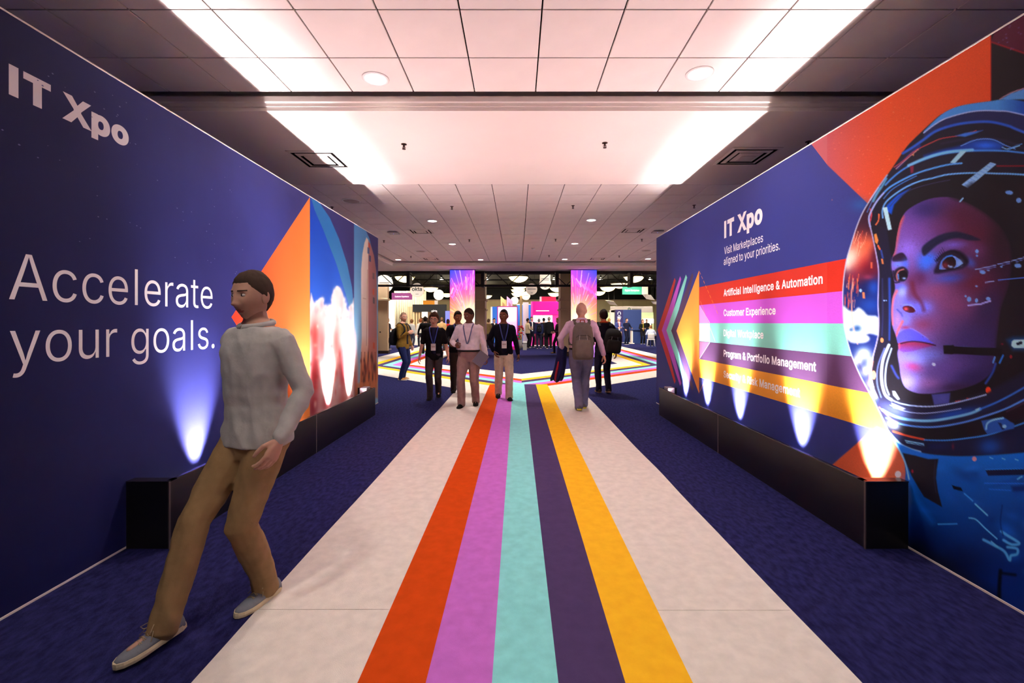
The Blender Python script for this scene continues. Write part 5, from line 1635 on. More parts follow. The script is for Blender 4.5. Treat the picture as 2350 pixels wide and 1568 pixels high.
    return root, tp, arms, legs

def backpack(label, person_root, tp, color, pocket, loc, w_=.30, h_=.48, d_=.17, tilt=0.0, straps=True, handle=None, shx=.11):
    """loc: centre of the pack's back panel in the wearer's frame (x, y behind, z)"""
    root = empty('backpack', (0, 0, 0)); tag(root, label, 'backpack')
    Mw = person_root.matrix_basis.copy()
    root.matrix_basis = Mw @ Matrix.Translation(Vector(loc)) @ Matrix.Rotation(math.radians(tilt), 4, 'Y')
    mb = MB(); rr = []
    for z, sx, sy in ((-.5, .62, .55), (-.485, .86, .85), (-.42, .98, 1.0), (-.2, 1.0, 1.04), (0, .99, 1.0), (.2, .95, .92), (.35, .86, .76), (.44, .70, .55), (.485, .46, .36), (.5, .2, .2)):
        rr.append(ring(Vector((0, d_*.5*sy, z*h_)), Vector((w_*.5*sx, 0, 0)), Vector((0, d_*.5*sy, 0)), 24, .62))
    mb.loft(rr)
    me = mb.mesh('main_bag', cloth(color, 'nylon'), True)
    wrinkle(me, .006, 10, 2.0)
    o = link('main_bag', me, root); fixnormals(me)
    mb = MB(); rr = []
    for z, sx, sy in ((-.44, .5, .4), (-.42, .74, .8), (-.3, .80, 1.0), (-.1, .78, .95), (.02, .70, .7), (.05, .5, .3)):
        rr.append(ring(Vector((0, d_*.92, z*h_)), Vector((w_*.5*sx, 0, 0)), Vector((0, d_*.30*sy, 0)), 20, .65))
    mb.loft(rr); o = mb.build('front_pocket', cloth(pocket, 'nylon'), root, smooth=True); fixnormals(o.data)
    z = MB().tube([(-w_*.34, d_*1.0, h_*.10), (-w_*.2, d_*1.04, h_*.16), (w_*.2, d_*1.04, h_*.16), (w_*.34, d_*1.0, h_*.10)], .0045, 6).build('zip', mat('zip_dark', (40, 36, 34), .4), root)
    for sg in (-1, 1):
        MB().tube([(sg*w_*.16, d_*1.0, h_*.17), (sg*w_*.17, d_*1.06, h_*.11), (sg*w_*.19, d_*1.07, h_*.03)], .004, 6).build('zip_pull', mat('zip_pull_grey', (190, 185, 180), .4), root)
    MB().tube([(-.04, .03, h_*.46), (-.03, .03, h_*.56), (.03, .03, h_*.56), (.04, .03, h_*.46)], .009, 8).build('grab_handle', cloth(handle or color, 'nylon'), root, smooth=True)
    if straps:
        inv = (Matrix.Translation(Vector(loc)) @ Matrix.Rotation(math.radians(tilt), 4, 'Y')).inverted()
        for sg in (-1, 1):
            P = [tp((sg*shx, .13, 1.40)), tp((sg*(shx+.005), .05, 1.478)), tp((sg*(shx+.012), -.05, 1.455)), tp((sg*(shx+.02), -.125, 1.37)), tp((sg*(shx+.035), -.15, 1.27)), tp((sg*.185, -.06, 1.14)), tp((sg*.19, .05, 1.07)), tp((sg*.13, .13, 1.06))]
            P = [inv @ Vector(q) for q in P]
            s_ = MB(); rr = []
            for i, q in enumerate(P):
                t = (P[min(i+1, len(P)-1)] - P[max(i-1, 0)]).normalized()
                u = Vector((1, 0, 0)); u = (u - t*u.dot(t)).normalized(); v = t.cross(u)
                rr.append([q + u*a*.026 + v*b*.006 for a, b in ((-1, -1), (1, -1), (1, 1), (-1, 1))])
            s_.loft(rr); o = s_.build('shoulder_strap', cloth(color, 'nylon'), root, smooth=False); fixnormals(o.data)
    return root
# ------------------------------------------------------------------ the people in the corridor
NAVY = (26, 28, 62)
# passer-by close to the viewer on the left
person('person in tan trousers and grey canvas shoes striding past the left graphic wall', (-1.33, 2.42), face=-21, gz=.0045, h=1.74, feet=((-.12, .46, .03, 6), (.0, .03, 0, 4)),
       hip_shift=(0, .06), pelvis_drop=.02, lean=1, hands=((-.28, -.12, .88), (.27, .16, .90)), head=(0, 6, 0), skin=(196, 150, 128), hair=(74, 58, 50), style='short',
       top=(186, 182, 178), hem=.86, pants=(150, 120, 84), shoes=(122, 124, 132), sole=(216, 198, 164), voxel=.008, laces=True, collar=(186, 182, 178))
# man with olive jacket
pA, tA, *_ = person('bald man in an olive jacket and jeans standing sideways left of the walkers', (-2.92, 11.63), face=72, gz=.006, h=1.72, feet=((-.09, .02, 0, 8), (.09, -.04, 0, 8)),
       hands=((-.07, .19, 1.22), (.24, .1, .88)), head=(-30, 2, 0), skin=(214, 160, 138), hair=(150, 120, 100), style='buzz', top=(40, 40, 50), jacket=(128, 98, 40), hem=.80, pants=(30, 38, 82), shoes=(176, 120, 66), sole=(228, 220, 205), build=1.08, glasses=True, voxel=.011)
backpack('grey and black backpack on the man in the olive jacket', pA, tA, (38, 38, 42), (60, 62, 66), (0, .15, 1.12), .30, .46, .19, straps=True)
# black shirt
person('man with glasses in a black short sleeved shirt, dark trousers and a badge', (-1.60, 8.76), face=4, h=1.64, feet=((-.07, .12, 0, 6), (.07, -.16, .05, 6)),
       hands=((-.31, .03, .80), (.30, .0, .79)), head=(-4, 4, 2), skin=(222, 168, 140), hair=(74, 48, 34), style='full', top=(26, 28, 58), jacket=(18, 17, 20), sleeve='short', hem=.80, pants=(62, 54, 56), shoes=(26, 24, 26), sole=(40, 36, 36),
       lanyard=(64, 74, 150), badge=True, build=.98, glasses=True, curl=(.3, .4), voxel=.010)
# person half hidden behind the man in white
person('person in a dark jacket half hidden behind the man in the white shirt', (-1.24, 9.5), face=10, gz=.005, h=1.70, feet=((-.09, -.05, 0, 5), (.06, .2, 0, 5)), hands=((-.18, .22, 1.06), (.25, 0, .85)), head=(15, 12, 0),
       skin=(150, 96, 70), hair=(34, 24, 20), style='short', top=(150, 160, 186), jacket=(22, 20, 26), pants=(56, 44, 40), shoes=(28, 26, 26), sole=(34, 30, 30), lanyard=(60, 66, 130), voxel=.011)
# white shirt
pC, tC, aC, _ = person('stout man in a white long sleeved shirt and taupe trousers looking down to the side', (-.84, 7.94), face=-4, gz=.005, h=1.71, feet=((-.12, .12, 0, 8), (.10, -.10, .02, 8)),
       hands=((-.20, .20, 1.10), (.33, .05, .80)), elbow=(None, None), head=(-38, 18, 0), skin=(110, 70, 52), hair=(38, 28, 26), style='buzz', top=(242, 232, 236), tuck=True, pants=(148, 122, 116), shoes=(26, 24, 24), sole=(30, 28, 28),
       build=1.06, belly=.05, collar=(242, 232, 236), lanyard=(90, 96, 130), curl=(.8, .9), voxel=.010, pants_loose=1.1)
# black jacket, khaki trousers
person('young man in a black zip jacket and khaki trousers with a badge, walking forward', (-.26, 8.66), face=6, gz=.009, h=1.71, feet=((-.09, -.16, .04, 6), (.10, .12, 0, 6)),
       hands=((-.19, .07, .93), (.30, .03, .80)), elbow=((-.9, -.6, -.2), None), head=(-24, 4, 3), skin=(124, 80, 56), hair=(26, 20, 18), style='buzz', top=(26, 26, 46), jacket=(17, 17, 28), hem=.86, pants=(214, 196, 172), shoes=(22, 20, 22), sole=(26, 24, 24),
       lanyard=(70, 80, 150), badge=True, build=.97, voxel=.010, pants_loose=1.1, curl=(.3, .6))
# pink shirt and grey backpack, walking away
pF, tF, aF, _ = person('bald man in a pink shirt walking away with a grey backpack', (1.08, 7.66), face=178, gz=.005, h=1.79, feet=((-.06, .16, 0, 6), (.05, -.10, .02, 6)),
       hands=((-.38, .02, .86), (.31, .10, .98)), elbow=((-.9, -.5, .1), (.7, -.8, -.1)), head=(8, 6, 0), skin=(226, 168, 142), hair=(205, 160, 140), style='buzz', top=(222, 192, 216), tuck=True, pants=(112, 112, 142), shoes=(96, 98, 112), sole=(214, 210, 80),
       build=1.10, collar=(222, 192, 216), belly=.03, curl=(.5, 1.0), voxel=.010, pants_loose=1.05)
backpack('slim grey backpack with red trim worn by the man in the pink shirt', pF, tF, (104, 96, 88), (112, 104, 96), (0.0, .135, 1.13), .34, .60, .16, handle=(190, 66, 50))
# black backpack, dark clothes, walking away
pG, tG, *_ = person('man in dark clothes walking away beside the pink shirt, black bag behind him', (1.80, 9.47), face=183, h=1.74, feet=((-.07, -.10, .03, 6), (.08, .12, 0, 6)),
       hands=((-.26, .02, .86), (.28, .06, .84)), head=(4, 4, 0), skin=(170, 112, 84), hair=(44, 30, 26), style='short', top=(30, 27, 40), hem=.84, pants=(24, 22, 38), shoes=(52, 40, 36), sole=(160, 120, 84), collar=(214, 84, 40), voxel=.011)
backpack('bulky black backpack hanging on the right shoulder of the man in dark clothes', pG, tG, (30, 28, 28), (40, 37, 34), (-.13, .14, 1.10), .36, .50, .22, tilt=-8)

# jacket carried over the arm of the man in the pink shirt
w_ = aF[1][2]; Mw = pF.matrix_basis
jk = empty('carried_jacket', Mw @ (w_ + Vector((0, 0, -.02)))); jk.rotation_euler = (0, 0, math.radians(178)); tag(jk, 'navy jacket with red lining draped over the arm of the man in pink', 'jacket')
mb = MB(); rr = []
for z, rx, ry, dx in ((.05, .05, .05, 0), (.02, .075, .10, 0), (-.08, .075, .13, .01), (-.22, .085, .15, .03), (-.36, .095, .16, .06), (-.46, .10, .15, .09), (-.50, .085, .12, .10)):
    rr.append([Vector((dx + (rx*(1 + .22*math.sin(5*t+z*6)))*math.cos(t), (ry*(1 + .16*math.sin(4*t+1)))*math.sin(t), z + .03*math.sin(3*t))) for t in [2*PI*j/28 for j in range(28)]])
mb.loft(rr); me = mb.mesh('shell', cloth((28, 28, 66)), True); wrinkle(me, .012, 9, 4.0); fixnormals(me); link('shell', me, jk)
mb = MB(); rr = []
for z, wd in ((-.18, .02), (-.3, .05), (-.42, .065), (-.51, .05)):
    rr.append([Vector((.045 - z*.14 + .06*k, .13 + .03*math.sin(k*2)*1 + .01, z)) + Vector((0, dy, 0)) for k, dy in ((-wd*8, 0), (0, .02), (wd*8, 0), (wd*8, -.03), (-wd*8, -.03))])
mb.loft(rr); o = mb.build('lining', cloth((150, 34, 46)), jk, smooth=True); fixnormals(o.data)

# folder held by the man in white
w_ = aC[1][2]
fo = empty('document_folder', pC.matrix_basis @ (w_ + Vector((-.03, -.09, -.06)))); fo.rotation_euler = (0, math.radians(38), math.radians(8)); tag(fo, 'flat grey document folder in the hand of the man in the white shirt', 'folder')
MB().box(-.16, .03, -.006, .0, -.12, .12, .002).build('cover', mat('folder_grey', (112, 110, 120), .35, spec=.5), fo)
MB().box(-.155, .025, .0, .008, -.115, .115).build('paper', mat('paper_white', (230, 228, 226), .7), fo)
MB().box(-.16, .03, .008, .014, -.12, .12, .002).build('cover', mat('folder_grey', (112, 110, 120), .35, spec=.5), fo)

# ------------------------------------------------------------------ visitors further back, in the hall
G_ = 'visitors in the exhibition hall'
def visitor(label, px, fy, h, face, **k):
    Y = CAM_H*F/(fy - VY)
    return person(label, ((px-VX)*Y/F, Y), face=face, h=h, hi=False, voxel=.020, group=G_, **k)
visitor('visitor in dark clothes at the beige door leaf on the far left', 890, 802, 1.72, 70, top=(36, 34, 46), pants=(30, 28, 34), hands=((-.15, .25, 1.1), (.2, .2, 1.1)), skin=(200, 150, 120))
visitor('visitor in a pale grey top behind the olive jacket', 945, 797, 1.66, 160, top=(196, 192, 188), pants=(60, 60, 80), style='bob', hair=(120, 80, 50))
visitor('visitor with auburn hair in a white blouse by the black booth', 965, 796, 1.70, 200, top=(232, 226, 220), pants=(40, 40, 52), style='bob', hair=(126, 70, 40))
vb, tb, *_ = visitor('visitor in a long black coat walking behind the man with glasses', 976, 812, 1.74, 195, top=(16, 16, 18), hem=.80, pants=(14, 14, 16), style='full', hair=(30, 24, 22), feet=((-.1, .2, 0, 5), (.1, -.15, 0, 5)), hands=((-.32, -.12, .92), (.34, .1, .9)), build=1.1)
visitor('visitor with dark hair at the counter of the black booth', 988, 798, 1.68, 170, top=(52, 46, 44), pants=(30, 30, 34), style='long', hair=(40, 28, 24))
visitor('visitor in a tan jacket right behind the man with glasses', 1014, 806, 1.74, 185, top=(196, 158, 104), pants=(50, 46, 50), hair=(110, 80, 56))
visitor('visitor in a red top left of the tall pink screen', 1028, 800, 1.66, 180, top=(190, 34, 34), pants=(30, 28, 34), style='long', hair=(50, 30, 24))
visitor('visitor in an olive brown top between pillar and pink display', 1121, 800, 1.68, 150, top=(104, 84, 50), pants=(40, 38, 40), hands=((-.2, .2, 1.05), (.2, .2, 1.05)))
visitor('visitor in a dark suit and white shirt near the blue panel', 1134, 798, 1.72, 20, top=(232, 230, 230), jacket=(34, 34, 44), pants=(30, 30, 40))
visitor('visitor in a cream jacket watching the pink booth screens', 1211, 799, 1.72, 110, top=(226, 206, 166), pants=(28, 26, 34), hands=((-.12, .24, 1.1), (.12, .24, 1.1)), hair=(30, 24, 22), skin=(160, 110, 84))
visitor('visitor in a dark suit facing the group at the pink booth', 1220, 797, 1.82, 20, top=(238, 236, 240), jacket=(30, 30, 52), pants=(26, 26, 44), hands=((-.18, .26, 1.15), (.2, .2, 1.1)), skin=(214, 160, 140))
v1, t1, *_ = visitor('visitor in a navy jacket at the pink booth, black bag behind', 1237, 800, 1.70, 182, top=(38, 44, 84), pants=(36, 38, 58), hair=(120, 116, 116))
backpack('small black backpack of the visitor at the pink booth', v1, t1, (24, 23, 26), (32, 30, 34), (0, .13, 1.17), .28, .42, .16)
visitor('visitor in black between two others at the pink booth', 1248, 796.5, 1.76, 175, top=(28, 27, 32), pants=(24, 23, 28), hair=(40, 36, 36))
visitor('tall visitor in a black coat and grey hair at the pink booth', 1260, 800, 1.80, 186, top=(20, 19, 22), hem=.80, pants=(20, 19, 22), hair=(150, 140, 130), build=1.08)
visitor('visitor with curly hair and tan boots beside the right pillar', 1281, 811, 1.68, -70, top=(40, 26, 36), hem=.80, pants=(34, 30, 40), shoes=(176, 130, 60), sole=(150, 110, 60), style='full', hair=(130, 76, 40), hands=((-.15, .25, 1.05), (.15, .25, 1.05)), feet=((-.09, .2, 0, 5), (.09, -.1, 0, 5)))
visitor('visitor with fair hair behind the black backpack', 1398, 797, 1.70, 170, top=(60, 54, 60), pants=(40, 40, 50), style='bob', hair=(196, 150, 84))
visitor('grey haired visitor in a blue blazer and tan trousers by the navy tower', 1420, 793, 1.80, 5, top=(220, 214, 214), jacket=(58, 70, 124), pants=(204, 176, 140), hair=(210, 205, 200), hands=((-.12, .22, 1.1), (.12, .22, 1.12)), lanyard=(190, 60, 40), shoes=(150, 120, 90))
visitor('visitor in dark navy with a green sleeve by the navy tower', 1438, 791, 1.76, 20, top=(24, 26, 50), pants=(22, 24, 44), hands=((-.2, .1, 1.0), (.32, .12, 1.1)), hair=(60, 40, 40))
visitor('visitor in a mustard top and black cardigan at the navy counter', 1475, 790, 1.68, 2, top=(150, 132, 30), jacket=(26, 24, 26), pants=(24, 23, 26), style='long', hair=(110, 70, 44), hands=((-.12, .22, 1.1), (.14, .2, 1.1)))
visitor('visitor in black behind the navy counter', 1484, 785, 1.74, 0, top=(34, 32, 34), pants=(26, 25, 28), hair=(50, 36, 30), hands=((-.15, .2, 1.1), (.15, .2, 1.1)))
# seated visitor on the white chair
Yc = CAM_H*F/(795-VY); Xc = (1494-VX)*Yc/F
person('visitor in a pale blue shirt seated on the white chair', (Xc, Yc), face=168, h=1.72, hi=False, voxel=.02, group=G_, top=(206, 214, 232), pants=(60, 62, 84), hair=(140, 96, 60), pelvis_drop=.40, feet=((-.1, .46, 0, 5), (.1, .46, 0, 5)), hands=((-.16, .3, .78), (.16, .3, .78)), lean=8)
ch = empty('side_chair', (Xc, Yc+0.02, 0), math.radians(168)); tag(ch, 'white moulded chair of the seated visitor beside the right graphic wall', 'chair')
M_chair = mat('chair_white', (236, 230, 220), .5)
MB().box(-.23, .23, -.24, .22, .40, .44, .015).build('seat', M_chair, ch)
mb = MB(); mb.loft([[Vector((x, .20 + .10*(z-.44) - .05*math.cos(x*5), z)) + Vector((0, d, 0)) for x, d in ((-.2, 0), (-.1, .012), (0, .016), (.1, .012), (.2, 0), (.2, .02), (.1, .032), (0, .036), (-.1, .032), (-.2, .02))] for z in (.44, .56, .70, .82)])
o = mb.build('backrest', M_chair, ch, smooth=True); fixnormals(o.data)
for sx, sy in ((-1, -1), (1, -1), (-1, 1), (1, 1)):
    MB().tube([(sx*.19, sy*.19, .41), (sx*.24, sy*.25, 0.0)], [.022, .014], 10).build('leg', M_chair, ch, smooth=True)
# ------------------------------------------------------------------ hall entrance: pillars, tall screens, truss
CXH = 0.24
M_pillar = mat('pillar_beige', (206, 176, 140), .7, var=.03, vscale=2)
for sgn, nm, x0, x1 in ((-1, 'left', -2.66, -1.40), (1, 'right', 1.88, 3.14)):
    r = empty('wall_pillar', ((x0+x1)/2, 20.15, 0)); tag(r, f'square beige pillar behind the {nm} tall screen', 'pillar', kind='structure')
    c = (x0+x1)/2; hw = (x1-x0)/2
    MB().box(-hw, hw, -.35, .65, 0, HZ, .01).build('shaft', M_pillar, r)
    MB().box(-hw-.05, hw+.05, -.40, .70, 2.42, 2.52, .015).build('band', M_pillar, r)
    MB().box(-hw-.05, hw+.05, -.40, .70, 2.0, 2.08, .015).build('band', M_pillar, r)
    MB().box(-hw-.04, hw+.04, -.39, .69, 0, .2, .01).build('plinth', mat('dark_brown', (60, 40, 28), 0.6), r)

M_led = vcol_mat('led_screen', emit=1.1, rough=.3)
def led(px0, px1, seed, centre, label, flip):
    Y = 18.5
    x0 = (px0-VX)*Y/F; x1 = (px1-VX)*Y/F; z0, z1 = .06, ZS-.03
    r = empty('video_tower', ((x0+x1)/2, Y, 0)); tag(r, label, 'video screen', 'tall video screens at the hall entrance')
    nx, ny = 70, 230
    X, Z = np.meshgrid(np.linspace(x0, x1, nx), np.linspace(z0, z1, ny))
    px = (VX + X*F/Y).ravel(); py = (VY - (Z-CAM_H)*F/Y).ravel()
    q = Paint(px, py)
    rn = random.Random(seed)
    t = np.clip((py-617)/200, 0, 1)[:, None]
    u = ((px-px0)/(px1-px0))[:, None]
    if flip: u2 = u
    else: u2 = 1-u
    k1 = (1-t*2.6).clip(0, 1)*(.25+.75*u2)
    q.c = np.array([44, 66, 222])*k1 + np.array([216, 66, 190])*(1-k1)
    low = ((t-.14)/.2).clip(0, 1)
    q.c = q.c*(1-low) + np.array([246, 70, 130])*low
    low = ((t-.30)/.18).clip(0, 1)
    q.c = q.c*(1-low) + np.array([255, 118, 70])*low
    low2 = ((t-.78)/.12).clip(0, 1)
    q.c = q.c*(1-low2) + np.array([176, 110, 246])*low2
    cx_, cy_ = centre
    cy_ -= 14
    q.blob(cx_, cy_, 46, 50, (255, 176, 120), .95); q.blob(cx_+6, cy_-4, 26, 34, (255, 240, 210), .95)
    for k in range(150):
        a = rn.uniform(-PI, 0) if rn.random() < .85 else rn.uniform(0, PI)
        r0 = rn.uniform(18, 90); r1 = r0 + rn.uniform(10, 60)
        c = rn.choice([(255, 190, 225), (255, 150, 210), (250, 120, 220), (255, 225, 215), (230, 80, 200), (255, 150, 110), (255, 205, 150)])
        p0 = (cx_+math.cos(a)*r0, cy_+math.sin(a)*r0); p1 = (cx_+math.cos(a)*r1, cy_+math.sin(a)*r1)
        q.stroke([p0, p1], rn.uniform(.3, 1.1)*(.5+r0/60), c, rn.uniform(.5, .9), 1.0, 0)
    for k in range(9):      # broad slanted bars near the top
        if flip: a0 = (px0 - 6 + k*9, 626 + k*7); d = (-.55, .84)
        else: a0 = (px1 + 4 - k*9, 626 + k*6); d = (-.35, .94)
        L = rn.uniform(12, 34)
        q.stroke([a0, (a0[0]-d[0]*L*(1 if flip else -1), a0[1]+d[1]*L)], rn.uniform(2, 4.5), rn.choice([(236, 110, 220), (250, 140, 200), (255, 190, 210), (220, 90, 230)]), .75, 1.5, 0)
    P_ = np.stack([X - (x0+x1)/2, np.full_like(X, -.052), Z], -1)
    link('display_face', grid_mesh('display_face', P_, q.linear(), M_led), r)
    hw = (x1-x0)/2
    MB().box(-hw-.01, hw+.01, -.05, .12, .04, ZS-.015, .004).build('cabinet', M_black, r)
    MB().box(-hw-.03, hw+.03, -.06, .40, 0, .04, .004).build('base_plate', M_blackmet, r)
led(1033, 1090, 5, (1076, 748), 'tall video screen of pink and blue light bursts, left of the hall entrance', False)
led(1310, 1369, 9, (1322, 752), 'tall video screen of pink and blue light bursts, right of the hall entrance', True)

# black lighting truss over the entrance
tr = empty('lighting_truss', (CXH, 19.0, 0)); tag(tr, 'long black lighting truss hanging across the hall entrance', 'truss')
zt, zb = 3.58, 3.02
for y_, z_ in ((-.06, zt), (.34, zt), (-.06, zb), (.34, zb)):
    MB().tube([(-6.6, y_, z_), (6.6, y_, z_)], .03, 8).build('chord', M_black, tr)
n_ = 22
bm_ = [MB().tube([(0, 0, 0), (.6, 0, zt-zb)], .018, 6).mesh('brace', M_black), MB().tube([(0, 0, zt-zb), (.6, 0, 0)], .018, 6).mesh('brace', M_black)]
for i in range(n_):
    link('brace', bm_[i % 2], tr, (-6.6 + i*.6, -.06, zb))
for i in range(4):
    MB().box(-4.85+i*3.1, -4.71+i*3.1, -.1, .38, zb-.06, zt+.03, .01).build('junction_box', M_black, tr)

# ------------------------------------------------------------------ hall ceiling lamps
M_bowl = mat('alabaster_bowl', (255, 238, 205), .5, emit=(255, 228, 160), estr=1.7)
bl_data = bpy.data.lights.new('bowl_glow', 'POINT'); bl_data.energy = BOWL_W; bl_data.color = (1, .84, .62); bl_data.shadow_soft_size = .4
bowl = {}
def bowl_lamp(px, py, label):
    hb_ = 2.62
    Y = hb_*F/(VY-py)
    r = empty('bowl_pendant', ((px-VX)*Y/F, Y, CAM_H+hb_)); tag(r, label, 'pendant lamp', 'glowing bowl pendants in the hall')
    if not bowl:
        prof = [(.02, -.22), (.15, -.205), (.29, -.165), (.42, -.10), (.51, -.02), (.56, .06), (.575, .10)]
        bowl['b'] = MB().lathe(prof, 32).mesh('glass_bowl', M_bowl, True)
        bowl['r'] = MB().lathe([(.56, .10), (.62, .10), (.64, .13), (.62, .16), (.56, .16), (.56, .10)], 32, cap=False).mesh('rim', mat('bronze', (70, 50, 30), .4, metal=.7), True)
        mb = MB()
        for k in range(3):
            a = 2*PI*k/3
            mb.tube([(math.cos(a)*.59, math.sin(a)*.59, .15), (0, 0, .75)], .012, 6)
        mb.tube([(0, 0, .72), (0, 0, HZ-CAM_H-hb_)], .02, 8)
        bowl['s'] = mb.mesh('hanger', M_blackmet)
        bowl['f'] = MB().lathe([(.001, -.27), (.03, -.25), (.03, -.22), (.001, -.21)], 10).mesh('finial', mat('bronze', (70, 50, 30), .4, metal=.7), True)
    for k, nm in (('b', 'glass_bowl'), ('r', 'rim'), ('s', 'hanger'), ('f', 'finial')): link(nm, bowl[k], r)
    lo = bpy.data.objects.new('bowl_glow', bl_data); COL.objects.link(lo); lo.parent = r; lo.location = (0, 0, -.75)
for px, py, lb in ((929, 640, 'bowl pendant seen left, above the round hanging signs'), (988, 664, 'bowl pendant farther back behind the round signs, left'), (1026, 677, 'small bowl pendant just left of the left video screen'),
                   (1190, 640, 'nearest bowl pendant in the centre between the video screens'), (1191, 659, 'second bowl pendant back in the centre row'), (1189, 668, 'third bowl pendant back in the centre row'), (1188, 676, 'fourth bowl pendant back in the centre row'), (1116, 681, 'bowl pendant beside the left pillar'),
                   (1279, 664, 'bowl pendant beside the right pillar, upper'), (1272, 676, 'bowl pendant beside the right pillar, lower'),
                   (1455, 640, 'bowl pendant on the right above the teal banner'), (1395, 663, 'bowl pendant right of the right video screen'), (1374, 673, 'small bowl pendant touching the edge of the right video screen'), (1422, 655, 'bowl pendant partly hidden behind the truss on the right')):
    bowl_lamp(px, py, lb)
# small hall spots on the black ceiling
M_spotg = mat('hall_spot_glow', (255, 255, 255), .4, emit=(255, 246, 236), estr=12)
sp_ = MB().lathe([(.06, 0.0), (.07, -.02), (.07, -.16), (.05, -.17)], 12).mesh('can', M_black, True)
sg_ = MB().lathe([(.001, -.172), (.05, -.172), (.05, -.168), (.001, -.168)], 12).mesh('lens', M_spotg)
hs_data = bpy.data.lights.new('hall_beam', 'SPOT'); hs_data.energy = 750; hs_data.color = (1, .93, .84); hs_data.spot_size = math.radians(120); hs_data.spot_blend = .7; hs_data.shadow_soft_size = .1
k = 0
ROWN = ['nearest', 'second', 'third', 'fourth', 'last']
COLN = ['far left', 'left', 'left of centre', 'right of centre', 'right', 'far right']
for j, yy in enumerate((21.2, 28, 36)):
    for i, xx in enumerate((-10, -6, -2.4, 2.9, 6.6, 10.5)):
        r = empty('hall_spotlight', (xx + .3*(j % 2), yy, HZ)); tag(r, f'small black ceiling spot in the hall, {ROWN[j]} row, {COLN[i]}', 'spotlight', 'black ceiling spots in the hall')
        link('can', sp_, r); link('lens', sg_, r)
        lo = bpy.data.objects.new('hall_beam', hs_data); COL.objects.link(lo); lo.parent = r; lo.location = (0, 0, -.19); lo.rotation_euler = (math.radians(32), 0, 0)
# ducts and bars under the black ceiling
for i, (y_, z_) in enumerate(((23.5, 4.6), (27, 4.75), (31, 4.8), (36, 4.85), (42, 4.9))):
    o = MB().tube([(-16, y_, z_), (16, y_, z_)], .06, 8).build('ceiling_pipe', M_black); tag(o, f'black pipe under the hall ceiling, {ORD[i]} from the entrance', 'pipe', 'black pipes under the hall ceiling')

# ------------------------------------------------------------------ hanging signs and banners
def hang(root, w, top):
    for sg in (-1, 1):
        MB().tube([(sg*w, 0, 0), (sg*w, 0, top)], .006, 5).build('wire', M_blackmet, root)
M_disc = mat('sign_offwhite', (240, 226, 214), .6)
M_ink = mat('ink_black', (30, 28, 32), .6)
M_inkg = mat('ink_grey', (150, 140, 136), .6)
def disc_sign(px, py, rpx, Y, label, txt=None, lines=()):
    c = at(px, py, Y); r_ = rpx*Y/F
    r = empty('hanging_disc_sign', c); tag(r, label, 'sign', 'round signs hanging in the hall')
    mb = MB(); rr = [[Vector((math.cos(a)*q, y_, math.sin(a)*q)) for a in [2*PI*j/40 for j in range(40)]] for q, y_ in ((r_*.98, -.02), (r_, -.012), (r_, .012), (r_*.98, .02))]
    o = mb.loft(rr).build('disc', M_disc, r); fixnormals(o.data)
    hang(r, r_*.5, HZ - c.z)
    if txt:
        lettering('lettering', txt, (-r_*.72, -.0205, -r_*.12), (1, 0, 0), r_*1.44, r_*.42, M_ink, r, bold=.02, ref='x')
    for (a, b, y_, h_) in lines:
        MB().box(a*r_, b*r_, -.0225, -.02, y_*r_, (y_+h_)*r_).build('print_line', M_inkg, r)
disc_sign(957, 666, 16, 26, 'round off-white hanging sign with large black lettering', 'okta', [(-.2, .25, -.62, .08)])
disc_sign(881, 652, 21, 24, 'large round hanging sign cut off by the left graphic wall', None, [(-.5, .6, .05, .14), (-.3, .3, -.6, .1)])
disc_sign(1007, 677, 12, 29, 'small round hanging sign left of the left video screen', None, [(-.75, .75, .05, .1), (-.15, .15, -.7, .1)])
disc_sign(1220, 664, 13, 26, 'round hanging sign in the centre, larger of the overlapping pair', None, [(-.75, .75, -.05, .16), (-.15, .2, -.7, .1)])
disc_sign(1207, 679, 10, 28, 'round hanging sign in the centre, smaller of the overlapping pair', None, [(-.6, .4, .0, .12)])
disc_sign(1251, 651, 14, 24, 'round hanging sign beneath the square sign by the right pillar', None, [(-.15, .2, -.7, .14)])
disc_sign(1181, 690, 9, 30, 'small pinkish round sign above the pink display', None, [])
c = at(1251, 641, 23.9); r = empty('hanging_square_sign', c); tag(r, 'square off-white hanging sign near the right pillar', 'sign')
MB().box(-.28, .28, -.02, .02, -.24, .24, .004).build('panel', M_disc, r); hang(r, .2, HZ-c.z)
for q in (.02, -.06): MB().box(-.2, .2, -.0225, -.02, q, q+.035).build('print_line', M_inkg, r)

def banner(px0, px1, py0, py1, Y, rgb, label, txt=None, extra=None, tcol=None):
    a = at(px0, py0, Y); b = at(px1, py1, Y); w = (b.x-a.x)/2
    r = empty('hanging_banner', ((a.x+b.x)/2, Y, b.z)); tag(r, label, 'banner', 'rectangular banners hanging in the hall')
    hgt = a.z - b.z
    MB().box(-w, w if not extra else w*extra[0], -.02, .02, 0, hgt, .004).build('cloth_panel', mat('banner_%d_%d_%d' % rgb, rgb, .7), r)
    if extra: MB().box(w*extra[0], w, -.02, .02, 0, hgt, .004).build('side_panel', M_disc, r)
    hang(r, w*.8, HZ - b.z)
    if txt:
        for i, (t_, f0, f1, zz, hh) in enumerate(txt):
            lettering('lettering', t_, (-w + 2*w*f0, -.0205, hgt*zz), (1, 0, 0), 2*w*(f1-f0), hgt*hh, tcol or M_textwhite, r, bold=.01)
    return r
banner(899, 946, 672.5, 688, 30, (110, 44, 96), 'purple hanging banner reading Customer Experience', [('Customer Experience', .16, .84, .36, .22)])
banner(971, 1005, 690, 699.5, 34, (226, 146, 36), 'small orange hanging banner above the black booth', None, (.55,))
